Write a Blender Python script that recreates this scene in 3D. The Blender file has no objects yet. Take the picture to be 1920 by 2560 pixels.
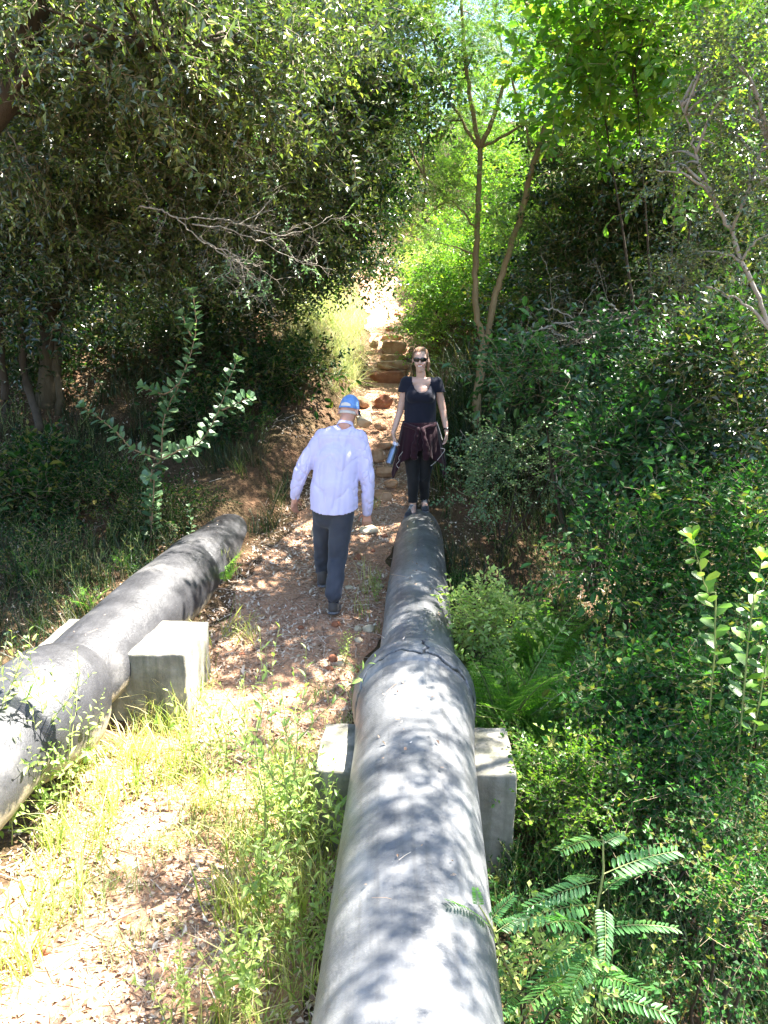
import bpy, bmesh, math, random
import numpy as np
from mathutils import Vector, noise as mnoise

# ---------------------------------------------------------------- camera, world, sun, exposure
SC = bpy.context.scene
COL = SC.collection
R = math.radians
PITCH = 14.2
CAMZ = 2.7
cam = bpy.data.cameras.new("camera")
camo = bpy.data.objects.new("camera", cam)
COL.objects.link(camo)
camo.location = (0, 0, CAMZ)
camo.rotation_euler = (R(90 - PITCH), 0, 0)
cam.sensor_fit = 'VERTICAL'
cam.angle_y = 2 * math.atan(1280 / 1970)
cam.clip_start = 0.05
cam.clip_end = 2000
SC.camera = camo

SUN = Vector((0.46, 0.17, 0.87)).normalized()      # direction towards the sun
elev = math.asin(SUN.z)
azi = math.atan2(SUN.x, SUN.y)
w = bpy.data.worlds.new("World")
SC.world = w
w.use_nodes = True
nt = w.node_tree
sky = nt.nodes.new('ShaderNodeTexSky')
sky.sky_type = 'NISHITA'
sky.sun_disc = False
sky.sun_elevation = elev
sky.sun_rotation = azi
nt.links.new(sky.outputs[0], nt.nodes['Background'].inputs[0])
nt.nodes['Background'].inputs[1].default_value = 0.075
sun = bpy.data.lights.new("sun", 'SUN')
sun.energy = 5.0
sun.angle = R(0.53)
sun.color = (1.0, 0.95, 0.87)
suno = bpy.data.objects.new("sun", sun)
COL.objects.link(suno)
suno.rotation_euler = (-SUN).to_track_quat('-Z', 'Y').to_euler()
suno.location = (10, 5, 20)
SC.view_settings.view_transform = 'Standard'
SC.view_settings.look = 'None'
SC.view_settings.gamma = 1
SC.view_settings.exposure = 3.3
SC.cycles.max_bounces = 6
SC.cycles.diffuse_bounces = 3
SC.cycles.glossy_bounces = 2
SC.cycles.transmission_bounces = 4
SC.cycles.sample_clamp_indirect = 6

rng = np.random.default_rng(11)
random.seed(5)

# ---------------------------------------------------------------- helpers
cT, sT = math.cos(R(PITCH)), math.sin(R(PITCH))


def W(px, py, Y=None, z=None):
    """world point seen at photo pixel (1920x2560) at distance Y or height z"""
    u, v = (px - 960) / 1970, (1280 - py) / 1970
    d = np.array([u, cT + v * sT, -sT + v * cT])
    if Y is not None:
        t = Y / d[1]
    else:
        t = (z - CAMZ) / d[2]
    return np.array([0, 0, CAMZ]) + d * t


def unit(v):
    v = np.asarray(v, float)
    return v / (np.linalg.norm(v, axis=-1, keepdims=True) + 1e-9)


def tag(o, label=None, cat=None, group=None, kind=None):
    if label: o['label'] = label
    if cat: o['category'] = cat
    if group: o['group'] = group
    if kind: o['kind'] = kind
    return o


def empty(name, loc, label=None, cat=None, group=None):
    o = bpy.data.objects.new(name, None)
    COL.objects.link(o)
    o.location = tuple(float(a) for a in loc)
    o.empty_display_size = 0.1
    return tag(o, label, cat, group)


def build(name, V, F, mats, parent=None, mi=None, attrs=None, smooth=False):
    """V (n,3) world coordinates, F (m,3) or (m,4)"""
    V = np.asarray(V, np.float32)
    F = np.asarray(F, np.int32)
    if parent is not None:
        V = V - np.array(parent_loc(parent), np.float32)
    me = bpy.data.meshes.new(name)
    k = F.shape[1]
    me.vertices.add(len(V))
    me.vertices.foreach_set('co', V.ravel())
    me.loops.add(F.size)
    me.loops.foreach_set('vertex_index', F.ravel())
    me.polygons.add(len(F))
    me.polygons.foreach_set('loop_start', np.arange(0, F.size, k, dtype=np.int32))
    me.polygons.foreach_set('loop_total', np.full(len(F), k, np.int32))
    if mi is not None:
        me.polygons.foreach_set('material_index', np.asarray(mi, np.int32))
    me.polygons.foreach_set('use_smooth', np.full(len(F), bool(smooth)))
    for a, val in (attrs or {}).items():
        at = me.attributes.new(a, 'FLOAT', 'POINT')
        at.data.foreach_set('value', np.asarray(val, np.float32))
    me.update(calc_edges=True)
    for m in (mats if isinstance(mats, (list, tuple)) else [mats]):
        me.materials.append(m)
    o = bpy.data.objects.new(name, me)
    COL.objects.link(o)
    if parent is not None:
        o.parent = parent
    return o


def parent_loc(p):
    l = np.zeros(3)
    while p is not None:
        l += np.array(p.location)
        p = p.parent
    return l


class Geo:
    """collects triangles with a material index and a tint per vertex"""
    def __init__(self):
        self.V, self.F, self.M, self.T, self.n = [], [], [], [], 0

    def add(self, V, F, m=0, t=0.5):
        V = np.asarray(V, float)
        F = np.asarray(F, int)
        self.V.append(V)
        self.F.append(F + self.n)
        self.M.append(np.full(len(F), m) if np.isscalar(m) else np.asarray(m))
        self.T.append(np.full(len(V), t) if np.isscalar(t) else np.asarray(t))
        self.n += len(V)
        return self

    def arrays(self):
        return np.concatenate(self.V), np.concatenate(self.F), np.concatenate(self.M), np.concatenate(self.T)

    def make(self, name, mats, parent=None, smooth=False):
        V, F, M, T = self.arrays()
        return build(name, V, F, mats, parent, M, {'tint': T}, smooth)


def tube(P, r, sides=6):
    """tapered tube through points P with radii r -> verts, tris"""
    P = np.asarray(P, float)
    r = np.broadcast_to(np.asarray(r, float), (len(P),))
    T = unit(np.gradient(P, axis=0))
    ref = np.array([0, 0, 1.0]) if abs(T[0][2]) < 0.9 else np.array([1.0, 0, 0])
    X = unit(np.cross(T, ref))
    Y = np.cross(X, T)
    a = np.arange(sides) * 2 * math.pi / sides
    V = P[:, None] + r[:, None, None] * (X[:, None] * np.cos(a)[None, :, None] + Y[:, None] * np.sin(a)[None, :, None])
    V = V.reshape(-1, 3)
    n = len(P)
    i = np.arange(n - 1)[:, None] * sides
    j = np.arange(sides)[None]
    j2 = (j + 1) % sides
    a_, b_, c_, d_ = i + j, i + j2, i + sides + j2, i + sides + j
    F = np.concatenate([np.stack([a_, b_, c_], -1).reshape(-1, 3), np.stack([a_, c_, d_], -1).reshape(-1, 3)])
    V = np.vstack([V, P[0], P[-1]])
    jj = np.arange(sides)
    F = np.vstack([F, np.stack([np.full(sides, n * sides), (jj + 1) % sides, jj], -1),
                   np.stack([np.full(sides, n * sides + 1), (n - 1) * sides + jj, (n - 1) * sides + (jj + 1) % sides], -1)])
    return V, F


def smooth_path(P, n=4, wob=0.0):
    """Catmull-Rom resample of a poly-line, with a little wobble"""
    P = np.asarray(P, float)
    Q = np.vstack([2 * P[0] - P[1], P, 2 * P[-1] - P[-2]])
    out = []
    for i in range(1, len(Q) - 2):
        for t in np.linspace(0, 1, n, endpoint=False):
            p0, p1, p2, p3 = Q[i - 1:i + 3]
            out.append(0.5 * (2 * p1 + (p2 - p0) * t + (2 * p0 - 5 * p1 + 4 * p2 - p3) * t * t + (3 * p1 - p0 - 3 * p2 + p3) * t ** 3))
    out.append(P[-1])
    out = np.array(out)
    if wob:
        nz = rng.normal(0, wob, out.shape)
        nz[0] = nz[-1] = 0
        out = out + nz
    return out


def leaf(g, base, d, up, L, Wd, m=0, t=0.5, fold=0.25, droop=0.15, detail=0, wide=0.5):
    base, d = np.asarray(base, float), unit(d)
    s = unit(np.cross(d, up))
    u = np.cross(s, d)
    if detail == 0:
        V = [base, base + d * L * wide - s * Wd / 2 + u * fold * Wd, base + d * L - u * droop * L, base + d * L * wide + s * Wd / 2 + u * fold * Wd]
        g.add(V, [(0, 2, 1), (0, 3, 2)], m, t)
    else:
        def row(a, wk):
            c = base + d * L * a - u * droop * L * a * a
            return [c - s * Wd / 2 * wk + u * fold * Wd * wk, c, c + s * Wd / 2 * wk + u * fold * Wd * wk]
        V = [base] + row(wide * .55, .8) + row(min(.9, wide * 1.35), .92) + [base + d * L - u * droop * L]
        g.add(V, [(0, 2, 1), (0, 3, 2), (1, 5, 4), (1, 2, 5), (2, 6, 5), (2, 3, 6), (4, 5, 7), (5, 6, 7)], m, t)


def twig(L=0.35, n=12, ll=0.05, lw=0.022, spread=55, detail=0, r=0.002, seed=0, wide=0.5, jit=1.0, fold=.2, term=True, droop=.12):
    """template: a twig along +Y with alternating leaves (material 0) on a thin stem (material 1)"""
    q = np.random.default_rng(seed)
    g = Geo()
    P = np.array([[q.normal(0, .015) * i, L * i / 4, q.normal(0, .012) * i] for i in range(5)])
    P[0] = 0
    V, F = tube(P, np.linspace(r, r * .4, 5), 3)
    g.add(V, F, 1, .5)
    for i in range(n):
        f = 0.12 + 0.88 * i / max(1, n - 1)
        p = np.array([np.interp(f * 4, range(5), P[:, k]) for k in range(3)])
        a = R(spread + q.normal(0, 14) * jit) * (1 if i % 2 else -1)
        if term and i == n - 1: a = q.normal(0, .1)
        d = np.array([math.sin(a), math.cos(a), q.normal(0.05, .3) * jit])
        up = unit([q.normal(0, .35) * jit, q.normal(0, .35) * jit, 1])
        s = q.uniform(.7, 1.15)
        leaf(g, p, d, up, ll * s, lw * s, 0, q.uniform(0, 1), fold, droop, detail, wide)
    return g.arrays()


def frond(L=0.15, n=9, ll=0.028, lw=0.009, seed=0, arch=.25, taper=.5, detail=0, r=.0012, ang=68, wide=.5, rise=0.0):
    """template: a pinnate leaf / fern frond along +Y"""
    q = np.random.default_rng(seed)
    g = Geo()
    tt = np.linspace(0, 1, 6)
    P = np.stack([q.normal(0, .02) * L * tt, L * tt * (1 - .12 * arch * tt), L * (rise * tt - arch * tt ** 2)], -1)
    V, F = tube(P, np.linspace(r, r * .4, 6), 3)
    g.add(V, F, 1, .5)
    for i in range(n):
        f = .14 + .84 * i / (n - 1)
        p = np.array([np.interp(f, tt, P[:, k]) for k in range(3)])
        k = 1 - taper * abs(f - .35) ** 1.2 * 1.6
        for s in (-1, 1):
            a = R(ang - 18 * f + q.normal(0, 4))
            d = np.array([s * math.sin(a), math.cos(a), -arch * f + q.normal(0, .06)])
            leaf(g, p, d, unit([q.normal(0, .12), q.normal(0, .12), 1]), ll * max(.25, k), lw * max(.35, k), 0, q.uniform(0, 1), .12, .1, detail, wide)
    return g.arrays()


def merge_templates(items):
    """items: list of (template, pos, dir, roll, scale) -> one template"""
    g = Geo()
    for (V, F, M, T), p, d, roll, s in items:
        B = basis(np.array([d], float), np.array([roll]))[0]
        g.add((V * s) @ B + np.asarray(p), F, M, T)
    return g.arrays()


def basis(D, roll):
    """rows: images of local x, y(=D), z"""
    D = unit(D)
    ref = np.where(np.abs(D[:, 2:3]) > .97, np.array([[0.0, 1, 0]]), np.array([[0.0, 0, 1]]))
    X = unit(np.cross(D, ref))
    Z = np.cross(X, D)
    c, s = np.cos(roll)[:, None], np.sin(roll)[:, None]
    X2 = X * c + Z * s
    Z2 = -X * s + Z * c
    return np.stack([X2, D, Z2], 1)


def scatter(g, temps, P, D, roll, S, tint=0.25):
    P, D = np.asarray(P, float), np.asarray(D, float)
    n = len(P)
    if n == 0: return g
    roll = np.broadcast_to(np.asarray(roll, float), (n,))
    S = np.broadcast_to(np.asarray(S, float), (n,))
    B = basis(D, roll)
    which = rng.integers(0, len(temps), n)
    for k, (V, F, M, T) in enumerate(temps):
        I = np.where(which == k)[0]
        if len(I) == 0: continue
        VV = np.einsum('vi,nij->nvj', V, B[I]) * S[I][:, None, None] + P[I][:, None]
        FF = F[None] + (np.arange(len(I)) * len(V))[:, None, None]
        TT = np.clip(T[None] + rng.normal(0, tint, (len(I), 1)), 0, 1)
        g.add(VV.reshape(-1, 3), FF.reshape(-1, 3), np.tile(M, len(I)), TT.ravel())
    return g


def rand_dirs(n, up=0.0):
    d = rng.normal(size=(n, 3))
    d[:, 2] += up
    return unit(d)


# ---------------------------------------------------------------- materials
def new_mat(name):
    m = bpy.data.materials.new(name)
    m.use_nodes = True
    nt = m.node_tree
    b = nt.nodes['Principled BSDF']
    return m, nt, b


def N(nt, t, **kw):
    n = nt.nodes.new(t)
    for k, v in kw.items():
        if k.startswith('i_'):
            n.inputs[k[2:].replace('_', ' ')].default_value = v
        else:
            setattr(n, k, v)
    return n


def ramp(nt, stops):
    r = nt.nodes.new('ShaderNodeValToRGB')
    e = r.color_ramp.elements
    while len(e) < len(stops): e.new(.5)
    for i, (p, c) in enumerate(stops):
        e[i].position = p
        e[i].color = (*c, 1)
    return r


def leaf_mat(name, stops, rough=.4, trans=.4, tcol=(1.0, 1.15, .45), spec=.5, tgain=1.6):
    m, nt, b = new_mat(name)
    a = N(nt, 'ShaderNodeAttribute', attribute_name='tint')
    r = ramp(nt, stops)
    nt.links.new(a.outputs['Fac'], r.inputs[0])
    nt.links.new(r.outputs[0], b.inputs['Base Color'])
    b.inputs['Roughness'].default_value = rough
    b.inputs['Specular IOR Level'].default_value = spec
    tr = N(nt, 'ShaderNodeBsdfTranslucent')
    mul = N(nt, 'ShaderNodeMix', data_type='RGBA', blend_type='MULTIPLY')
    mul.inputs[0].default_value = 1
    mul.inputs[7].default_value = (tcol[0] * tgain, tcol[1] * tgain, tcol[2] * tgain, 1)
    mul.clamp_result = False
    nt.links.new(r.outputs[0], mul.inputs[6])
    nt.links.new(mul.outputs[2], tr.inputs[0])
    mx = N(nt, 'ShaderNodeMixShader')
    mx.inputs[0].default_value = trans
    nt.links.new(b.outputs[0], mx.inputs[1])
    nt.links.new(tr.outputs[0], mx.inputs[2])
    nt.links.new(mx.outputs[0], nt.nodes['Material Output'].inputs[0])
    return m


def noise_mat(name, stops, scale=8, detail=6, rough=.85, bump=.3, bscale=None, stretch=(1, 1, 1), spec=.3, dist=.02, rough2=None):
    m, nt, b = new_mat(name)
    tc = N(nt, 'ShaderNodeTexCoord')
    mp = N(nt, 'ShaderNodeMapping')
    mp.inputs['Scale'].default_value = stretch
    nt.links.new(tc.outputs['Object'], mp.inputs[0])
    n1 = N(nt, 'ShaderNodeTexNoise', i_Scale=scale, i_Detail=detail, i_Roughness=.65)
    nt.links.new(mp.outputs[0], n1.inputs['Vector'])
    r = ramp(nt, stops)
    nt.links.new(n1.outputs['Fac'], r.inputs[0])
    nt.links.new(r.outputs[0], b.inputs['Base Color'])
    b.inputs['Roughness'].default_value = rough
    b.inputs['Specular IOR Level'].default_value = spec
    n2 = N(nt, 'ShaderNodeTexNoise', i_Scale=bscale or scale * 3, i_Detail=8, i_Roughness=.7)
    nt.links.new(mp.outputs[0], n2.inputs['Vector'])
    bp = N(nt, 'ShaderNodeBump')
    bp.inputs['Strength'].default_value = bump
    bp.inputs['Distance'].default_value = dist
    nt.links.new(n2.outputs['Fac'], bp.inputs['Height'])
    nt.links.new(bp.outputs[0], b.inputs['Normal'])
    return m


M = {}
M['leaf_olive'] = leaf_mat('leaf_olive', [(0, (.022, .038, .012)), (.5, (.048, .075, .022)), (.85, (.085, .120, .035)), (1, (.18, .21, .05))], .3, .38, spec=1.0)
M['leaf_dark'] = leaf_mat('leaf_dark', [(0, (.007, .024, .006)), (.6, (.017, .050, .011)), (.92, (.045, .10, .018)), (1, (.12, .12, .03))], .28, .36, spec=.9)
M['leaf_low'] = leaf_mat('leaf_low', [(0, (.006, .022, .005)), (.55, (.014, .046, .008)), (.9, (.035, .085, .014)), (1, (.13, .12, .03))], .5, .38, spec=.25)  # low shrub leaves, shade put into the colour by darkening it
M['leaf_green'] = leaf_mat('leaf_green', [(0, (.014, .060, .012)), (.55, (.030, .105, .018)), (.92, (.06, .16, .028)), (1, (.16, .17, .04))], .45, .4, spec=.3)
M['leaf_feather'] = leaf_mat('leaf_feather', [(0, (.055, .12, .025)), (.6, (.09, .17, .03)), (1, (.17, .24, .04))], .45, .5)
M['leaf_bright'] = leaf_mat('leaf_bright', [(0, (.06, .14, .02)), (.6, (.10, .21, .025)), (1, (.20, .28, .035))], .38, .5)
M['leaf_hill'] = leaf_mat('leaf_hill', [(0, (.07, .12, .02)), (.5, (.12, .19, .03)), (1, (.24, .27, .05))], .5, .5)
M['leaf_blue'] = leaf_mat('leaf_blue', [(0, (.012, .045, .012)), (.6, (.028, .085, .020)), (1, (.06, .14, .028))], .42, .35, tcol=(.8, 1.1, .5))
M['leaf_grey'] = leaf_mat('leaf_grey', [(0, (.06, .12, .055)), (.6, (.10, .18, .085)), (1, (.17, .25, .12))], .42, .3, tcol=(.9, 1.1, .5))
M['leaf_acacia'] = leaf_mat('leaf_acacia', [(0, (.05, .15, .045)), (.6, (.075, .20, .055)), (1, (.13, .26, .06))], .42, .4)
M['leaf_weed'] = leaf_mat('leaf_weed', [(0, (.17, .26, .06)), (.6, (.28, .37, .11)), (1, (.42, .47, .17))], .45, .45)
M['fern'] = leaf_mat('fern', [(0, (.09, .22, .03)), (.6, (.15, .31, .05)), (1, (.23, .37, .07))], .5, .5)
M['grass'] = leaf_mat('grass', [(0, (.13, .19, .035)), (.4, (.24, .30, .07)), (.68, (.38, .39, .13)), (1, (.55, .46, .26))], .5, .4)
M['grass_dark'] = leaf_mat('grass_dark', [(0, (.008, .024, .005)), (.7, (.022, .05, .010)), (1, (.12, .10, .045))], .5, .35)  # darkened copy of the grass, deepens the shade by colour
M['grass_dry'] = leaf_mat('grass_dry', [(0, (.12, .19, .05)), (.5, (.25, .30, .12)), (1, (.48, .42, .24))], .5, .4, tcol=(1, 1, .6))
M['litter'] = leaf_mat('litter', [(0, (.20, .12, .075)), (.3, (.36, .24, .155)), (.65, (.52, .40, .29)), (1, (.68, .58, .47))], .6, .12, tcol=(1, .8, .5), spec=.3, tgain=1)
M['stem'] = noise_mat('stem', [(.3, (.12, .09, .05)), (.7, (.26, .20, .13))], 12, rough=.7)
M['stem_green'] = noise_mat('stem_green', [(.3, (.14, .17, .05)), (.7, (.24, .26, .09))], 12, rough=.6, bump=.1)
M['stem_red'] = noise_mat('stem_red', [(.3, (.18, .11, .06)), (.7, (.30, .19, .11))], 12, rough=.6, bump=.1)
M['twig_pale'] = noise_mat('twig_pale', [(.3, (.17, .14, .10)), (.7, (.34, .30, .25))], 14, rough=.6)
M['bark'] = noise_mat('bark', [(.3, (.032, .024, .013)), (.55, (.07, .052, .028)), (.8, (.14, .11, .06))], 7, rough=.85, bump=.7, bscale=18, stretch=(1, 1, .25))
M['bark_dark'] = noise_mat('bark_dark', [(.3, (.025, .018, .011)), (.7, (.07, .052, .033))], 7, rough=.85, bump=.7, bscale=18, stretch=(1, 1, .25))
M['bark_smooth'] = noise_mat('bark_smooth', [(.3, (.13, .092, .045)), (.7, (.24, .175, .095))], 9, rough=.75, bump=.5, bscale=30, stretch=(1, 1, .35))
M['rock'] = noise_mat('rock', [(.25, (.13, .065, .035)), (.5, (.29, .165, .09)), (.75, (.48, .32, .20))], 5, rough=.9, bump=.6, bscale=12)
M['rock_red'] = noise_mat('rock_red', [(.25, (.15, .05, .025)), (.6, (.27, .11, .06)), (.85, (.38, .21, .13))], 6, rough=.9, bump=.5, bscale=14)
M['rock_pale'] = noise_mat('rock_pale', [(.25, (.28, .24, .15)), (.6, (.45, .38, .27)), (.85, (.58, .50, .38))], 6, rough=.9, bump=.5, bscale=14)


def ground_mat(name, path):
    m, nt, b = new_mat(name)
    tc = N(nt, 'ShaderNodeTexCoord')
    big = N(nt, 'ShaderNodeTexNoise', i_Scale=1.3, i_Detail=6, i_Roughness=.6)
    fine = N(nt, 'ShaderNodeTexNoise', i_Scale=26, i_Detail=8, i_Roughness=.75)
    vor = N(nt, 'ShaderNodeTexVoronoi', i_Scale=38.0)
    for n in (big, fine, vor): nt.links.new(tc.outputs['Object'], n.inputs['Vector'])
    if path:
        r1 = ramp(nt, [(.25, (.21, .115, .065)), (.5, (.40, .26, .165)), (.75, (.58, .44, .32))])
        r2 = ramp(nt, [(.3, (.28, .11, .055)), (.7, (.46, .25, .15))])
    else:
        r1 = ramp(nt, [(.25, (.035, .022, .012)), (.5, (.085, .052, .03)), (.75, (.17, .11, .07))])
        r2 = ramp(nt, [(.35, (.05, .055, .02)), (.55, (.14, .08, .045)), (.75, (.24, .12, .07))])
    nt.links.new(fine.outputs['Fac'], r1.inputs[0])
    nt.links.new(big.outputs['Fac'], r2.inputs[0])
    mx = N(nt, 'ShaderNodeMix', data_type='RGBA')
    mx.inputs[0].default_value = .45
    nt.links.new(r1.outputs[0], mx.inputs[6])
    nt.links.new(r2.outputs[0], mx.inputs[7])
    nt.links.new(mx.outputs[2], b.inputs['Base Color'])
    b.inputs['Roughness'].default_value = .95
    b.inputs['Specular IOR Level'].default_value = .15
    add = N(nt, 'ShaderNodeMath', operation='ADD')
    nt.links.new(fine.outputs['Fac'], add.inputs[0])
    nt.links.new(vor.outputs['Distance'], add.inputs[1])
    bp = N(nt, 'ShaderNodeBump')
    bp.inputs['Strength'].default_value = .8
    bp.inputs['Distance'].default_value = .03
    nt.links.new(add.outputs[0], bp.inputs['Height'])
    nt.links.new(bp.outputs[0], b.inputs['Normal'])
    return m


M['ground'] = ground_mat('forest_soil', False)
M['path'] = ground_mat('path_soil', True)

# ---------------------------------------------------------------- terrain
_ty = np.array([-5, 0, 3, 4.5, 5.9, 7, 8, 9, 10, 10.8, 11.6, 12.3, 13, 14, 16, 20, 26, 40, 60, 120, 300.])
_tz = np.array([-.15, -.1, 0, .1, .33, .5, .66, .95, 1.3, 1.62, 1.75, 2.3, 2.6, 2.95, 3.3, 4.0, 5.2, 8.5, 13, 22, 30.])
_tp = [(8.0, 1272), (8.3, 1248), (8.75, 1196), (9.1, 1158), (9.45, 1126), (9.9, 1082), (10.4, 1046), (10.75, 1024), (11.0, 992), (12.1, 968), (12.3, 958), (12.5, 918), (12.75, 905), (12.9, 892), (13.15, 888), (13.35, 866), (13.75, 856), (13.95, 842), (14.3, 828), (15.6, 790), (18, 745), (22, 695), (28, 645)]
_tz = np.concatenate([_tz[_ty < 7.9], [W(960, b, Y=a)[2] for a, b in _tp], _tz[_ty > 35]])
_ty = np.concatenate([_ty[_ty < 7.9], [a for a, b in _tp], _ty[_ty > 35]])
_py = np.array([-5, 2, 4, 6, 8, 9, 10, 11, 13, 16, 20, 30.])
_pxc = np.array([-1.05, -1.08, -.98, -.62, -.3, -.1, .02, .08, .1, .0, -.15, -.4])
_pw = np.array([.72, .76, .73, .62, .55, .42, .36, .33, .32, .35, .45, .5])
_fr = np.random.default_rng(3).normal(size=(40, 2))
_fr = unit(_fr) * np.geomspace(.5, 22, 40)[:, None]
_ph = np.random.default_rng(4).uniform(0, 6.28, 40)


def wav(x, y, lo, hi):
    s = 0
    for i in range(lo, hi):
        s = s + np.sin(_fr[i, 0] * x + _fr[i, 1] * y + _ph[i]) / np.linalg.norm(_fr[i]) ** .9
    return s


def sstep(a, b, x):
    t = np.clip((x - a) / (b - a), 0, 1)
    return t * t * (3 - 2 * t)


def path_x(y): return np.interp(y, _py, _pxc)
def path_w(y): return np.interp(y, _py, _pw)


def H(x, y):
    x, y = np.asarray(x, float), np.asarray(y, float)
    z = np.interp(y, _ty, _tz)
    dx = x - path_x(y)
    w_ = path_w(y)
    lft = sstep(w_, w_ + .75, -dx)
    rgt = sstep(w_ - .05, w_ + .7, dx)
    # banks beside the climbing path
    z = z + lft * np.interp(y, [0, 6.6, 7.3, 7.75, 8.2, 10, 11, 12.3, 16, 30], [0.0, .02, .12, .40, .5, .55, .8, .6, .6, .6])
    z = z + rgt * np.interp(y, [0, 8, 9.5, 11, 12.3, 16, 30], [0, .02, .25, .45, .5, .5, .5])
    # the damp hollow right of the near pipe
    z = z - sstep(.35, 2.2, x) * np.interp(y, [0, 3, 6, 8.5, 11], [.45, .45, .30, .05, 0])
    z = z + sstep(1.6, 5, dx) * np.interp(y, [0, 5, 9, 20, 40], [.2, .3, .5, 1.0, 2.0])
    z = z + sstep(2.2, 7, -dx) * np.interp(y, [0, 5, 9, 20, 40], [0, .1, .3, 1.0, 2.0])
    z = z + .035 * wav(x, y, 0, 14) * sstep(.3, 1.6, np.abs(dx)) + .010 * wav(x, y, 8, 28) + .004 * wav(x, y, 26, 40)
    return z


def grow(a, b, n, p):
    return a + (b - a) * np.linspace(0, 1, n)[1:] ** p


xs = np.concatenate([-grow(5, 250, 40, 2.4)[::-1], np.arange(-5, 5.001, .05), grow(5, 250, 40, 2.4)])
ys = np.concatenate([-grow(-1.5, 30, 14, 2)[::-1] , np.arange(1.5, 14.001, .05), grow(14, 320, 90, 2.6)])
GX, GY = np.meshgrid(xs, ys)
GZ = H(GX, GY)
nx, ny = len(xs), len(ys)
GV = np.stack([GX, GY, GZ], -1).reshape(-1, 3)
ii, jj = np.meshgrid(np.arange(ny - 1), np.arange(nx - 1), indexing='ij')
q0 = (ii * nx + jj).ravel()
GF = np.stack([q0, q0 + 1, q0 + nx + 1, q0 + nx], -1)
tag(build('ground', GV, GF, M['ground'], smooth=True), kind='structure')

def edge(y, k):
    return path_w(y) + .05 * np.sin(y * 3.1 + k) + .035 * np.sin(y * 8.3 + 2 * k) + .02 * np.sin(y * 21 + 3 * k)


yy = np.concatenate([np.arange(1.5, 14, .05), np.arange(14, 28, .12)])
uu = np.linspace(0, 1, 41)
PX = (path_x(yy) - edge(yy, 0))[:, None] * (1 - uu) + (path_x(yy) + edge(yy, 2))[:, None] * uu
PY = np.repeat(yy[:, None], 41, 1)
PZ = H(PX, PY) + .007 + .004 * np.clip(PY - 13, 0, 9)
n_, m_ = PX.shape
a_, b_ = np.meshgrid(np.arange(n_ - 1), np.arange(m_ - 1), indexing='ij')
q0 = (a_ * m_ + b_).ravel()
tag(build('dirt_path', np.stack([PX, PY, PZ], -1).reshape(-1, 3), np.stack([q0, q0 + 1, q0 + m_ + 1, q0 + m_], -1), M['path'], smooth=True), kind='structure')


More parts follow.
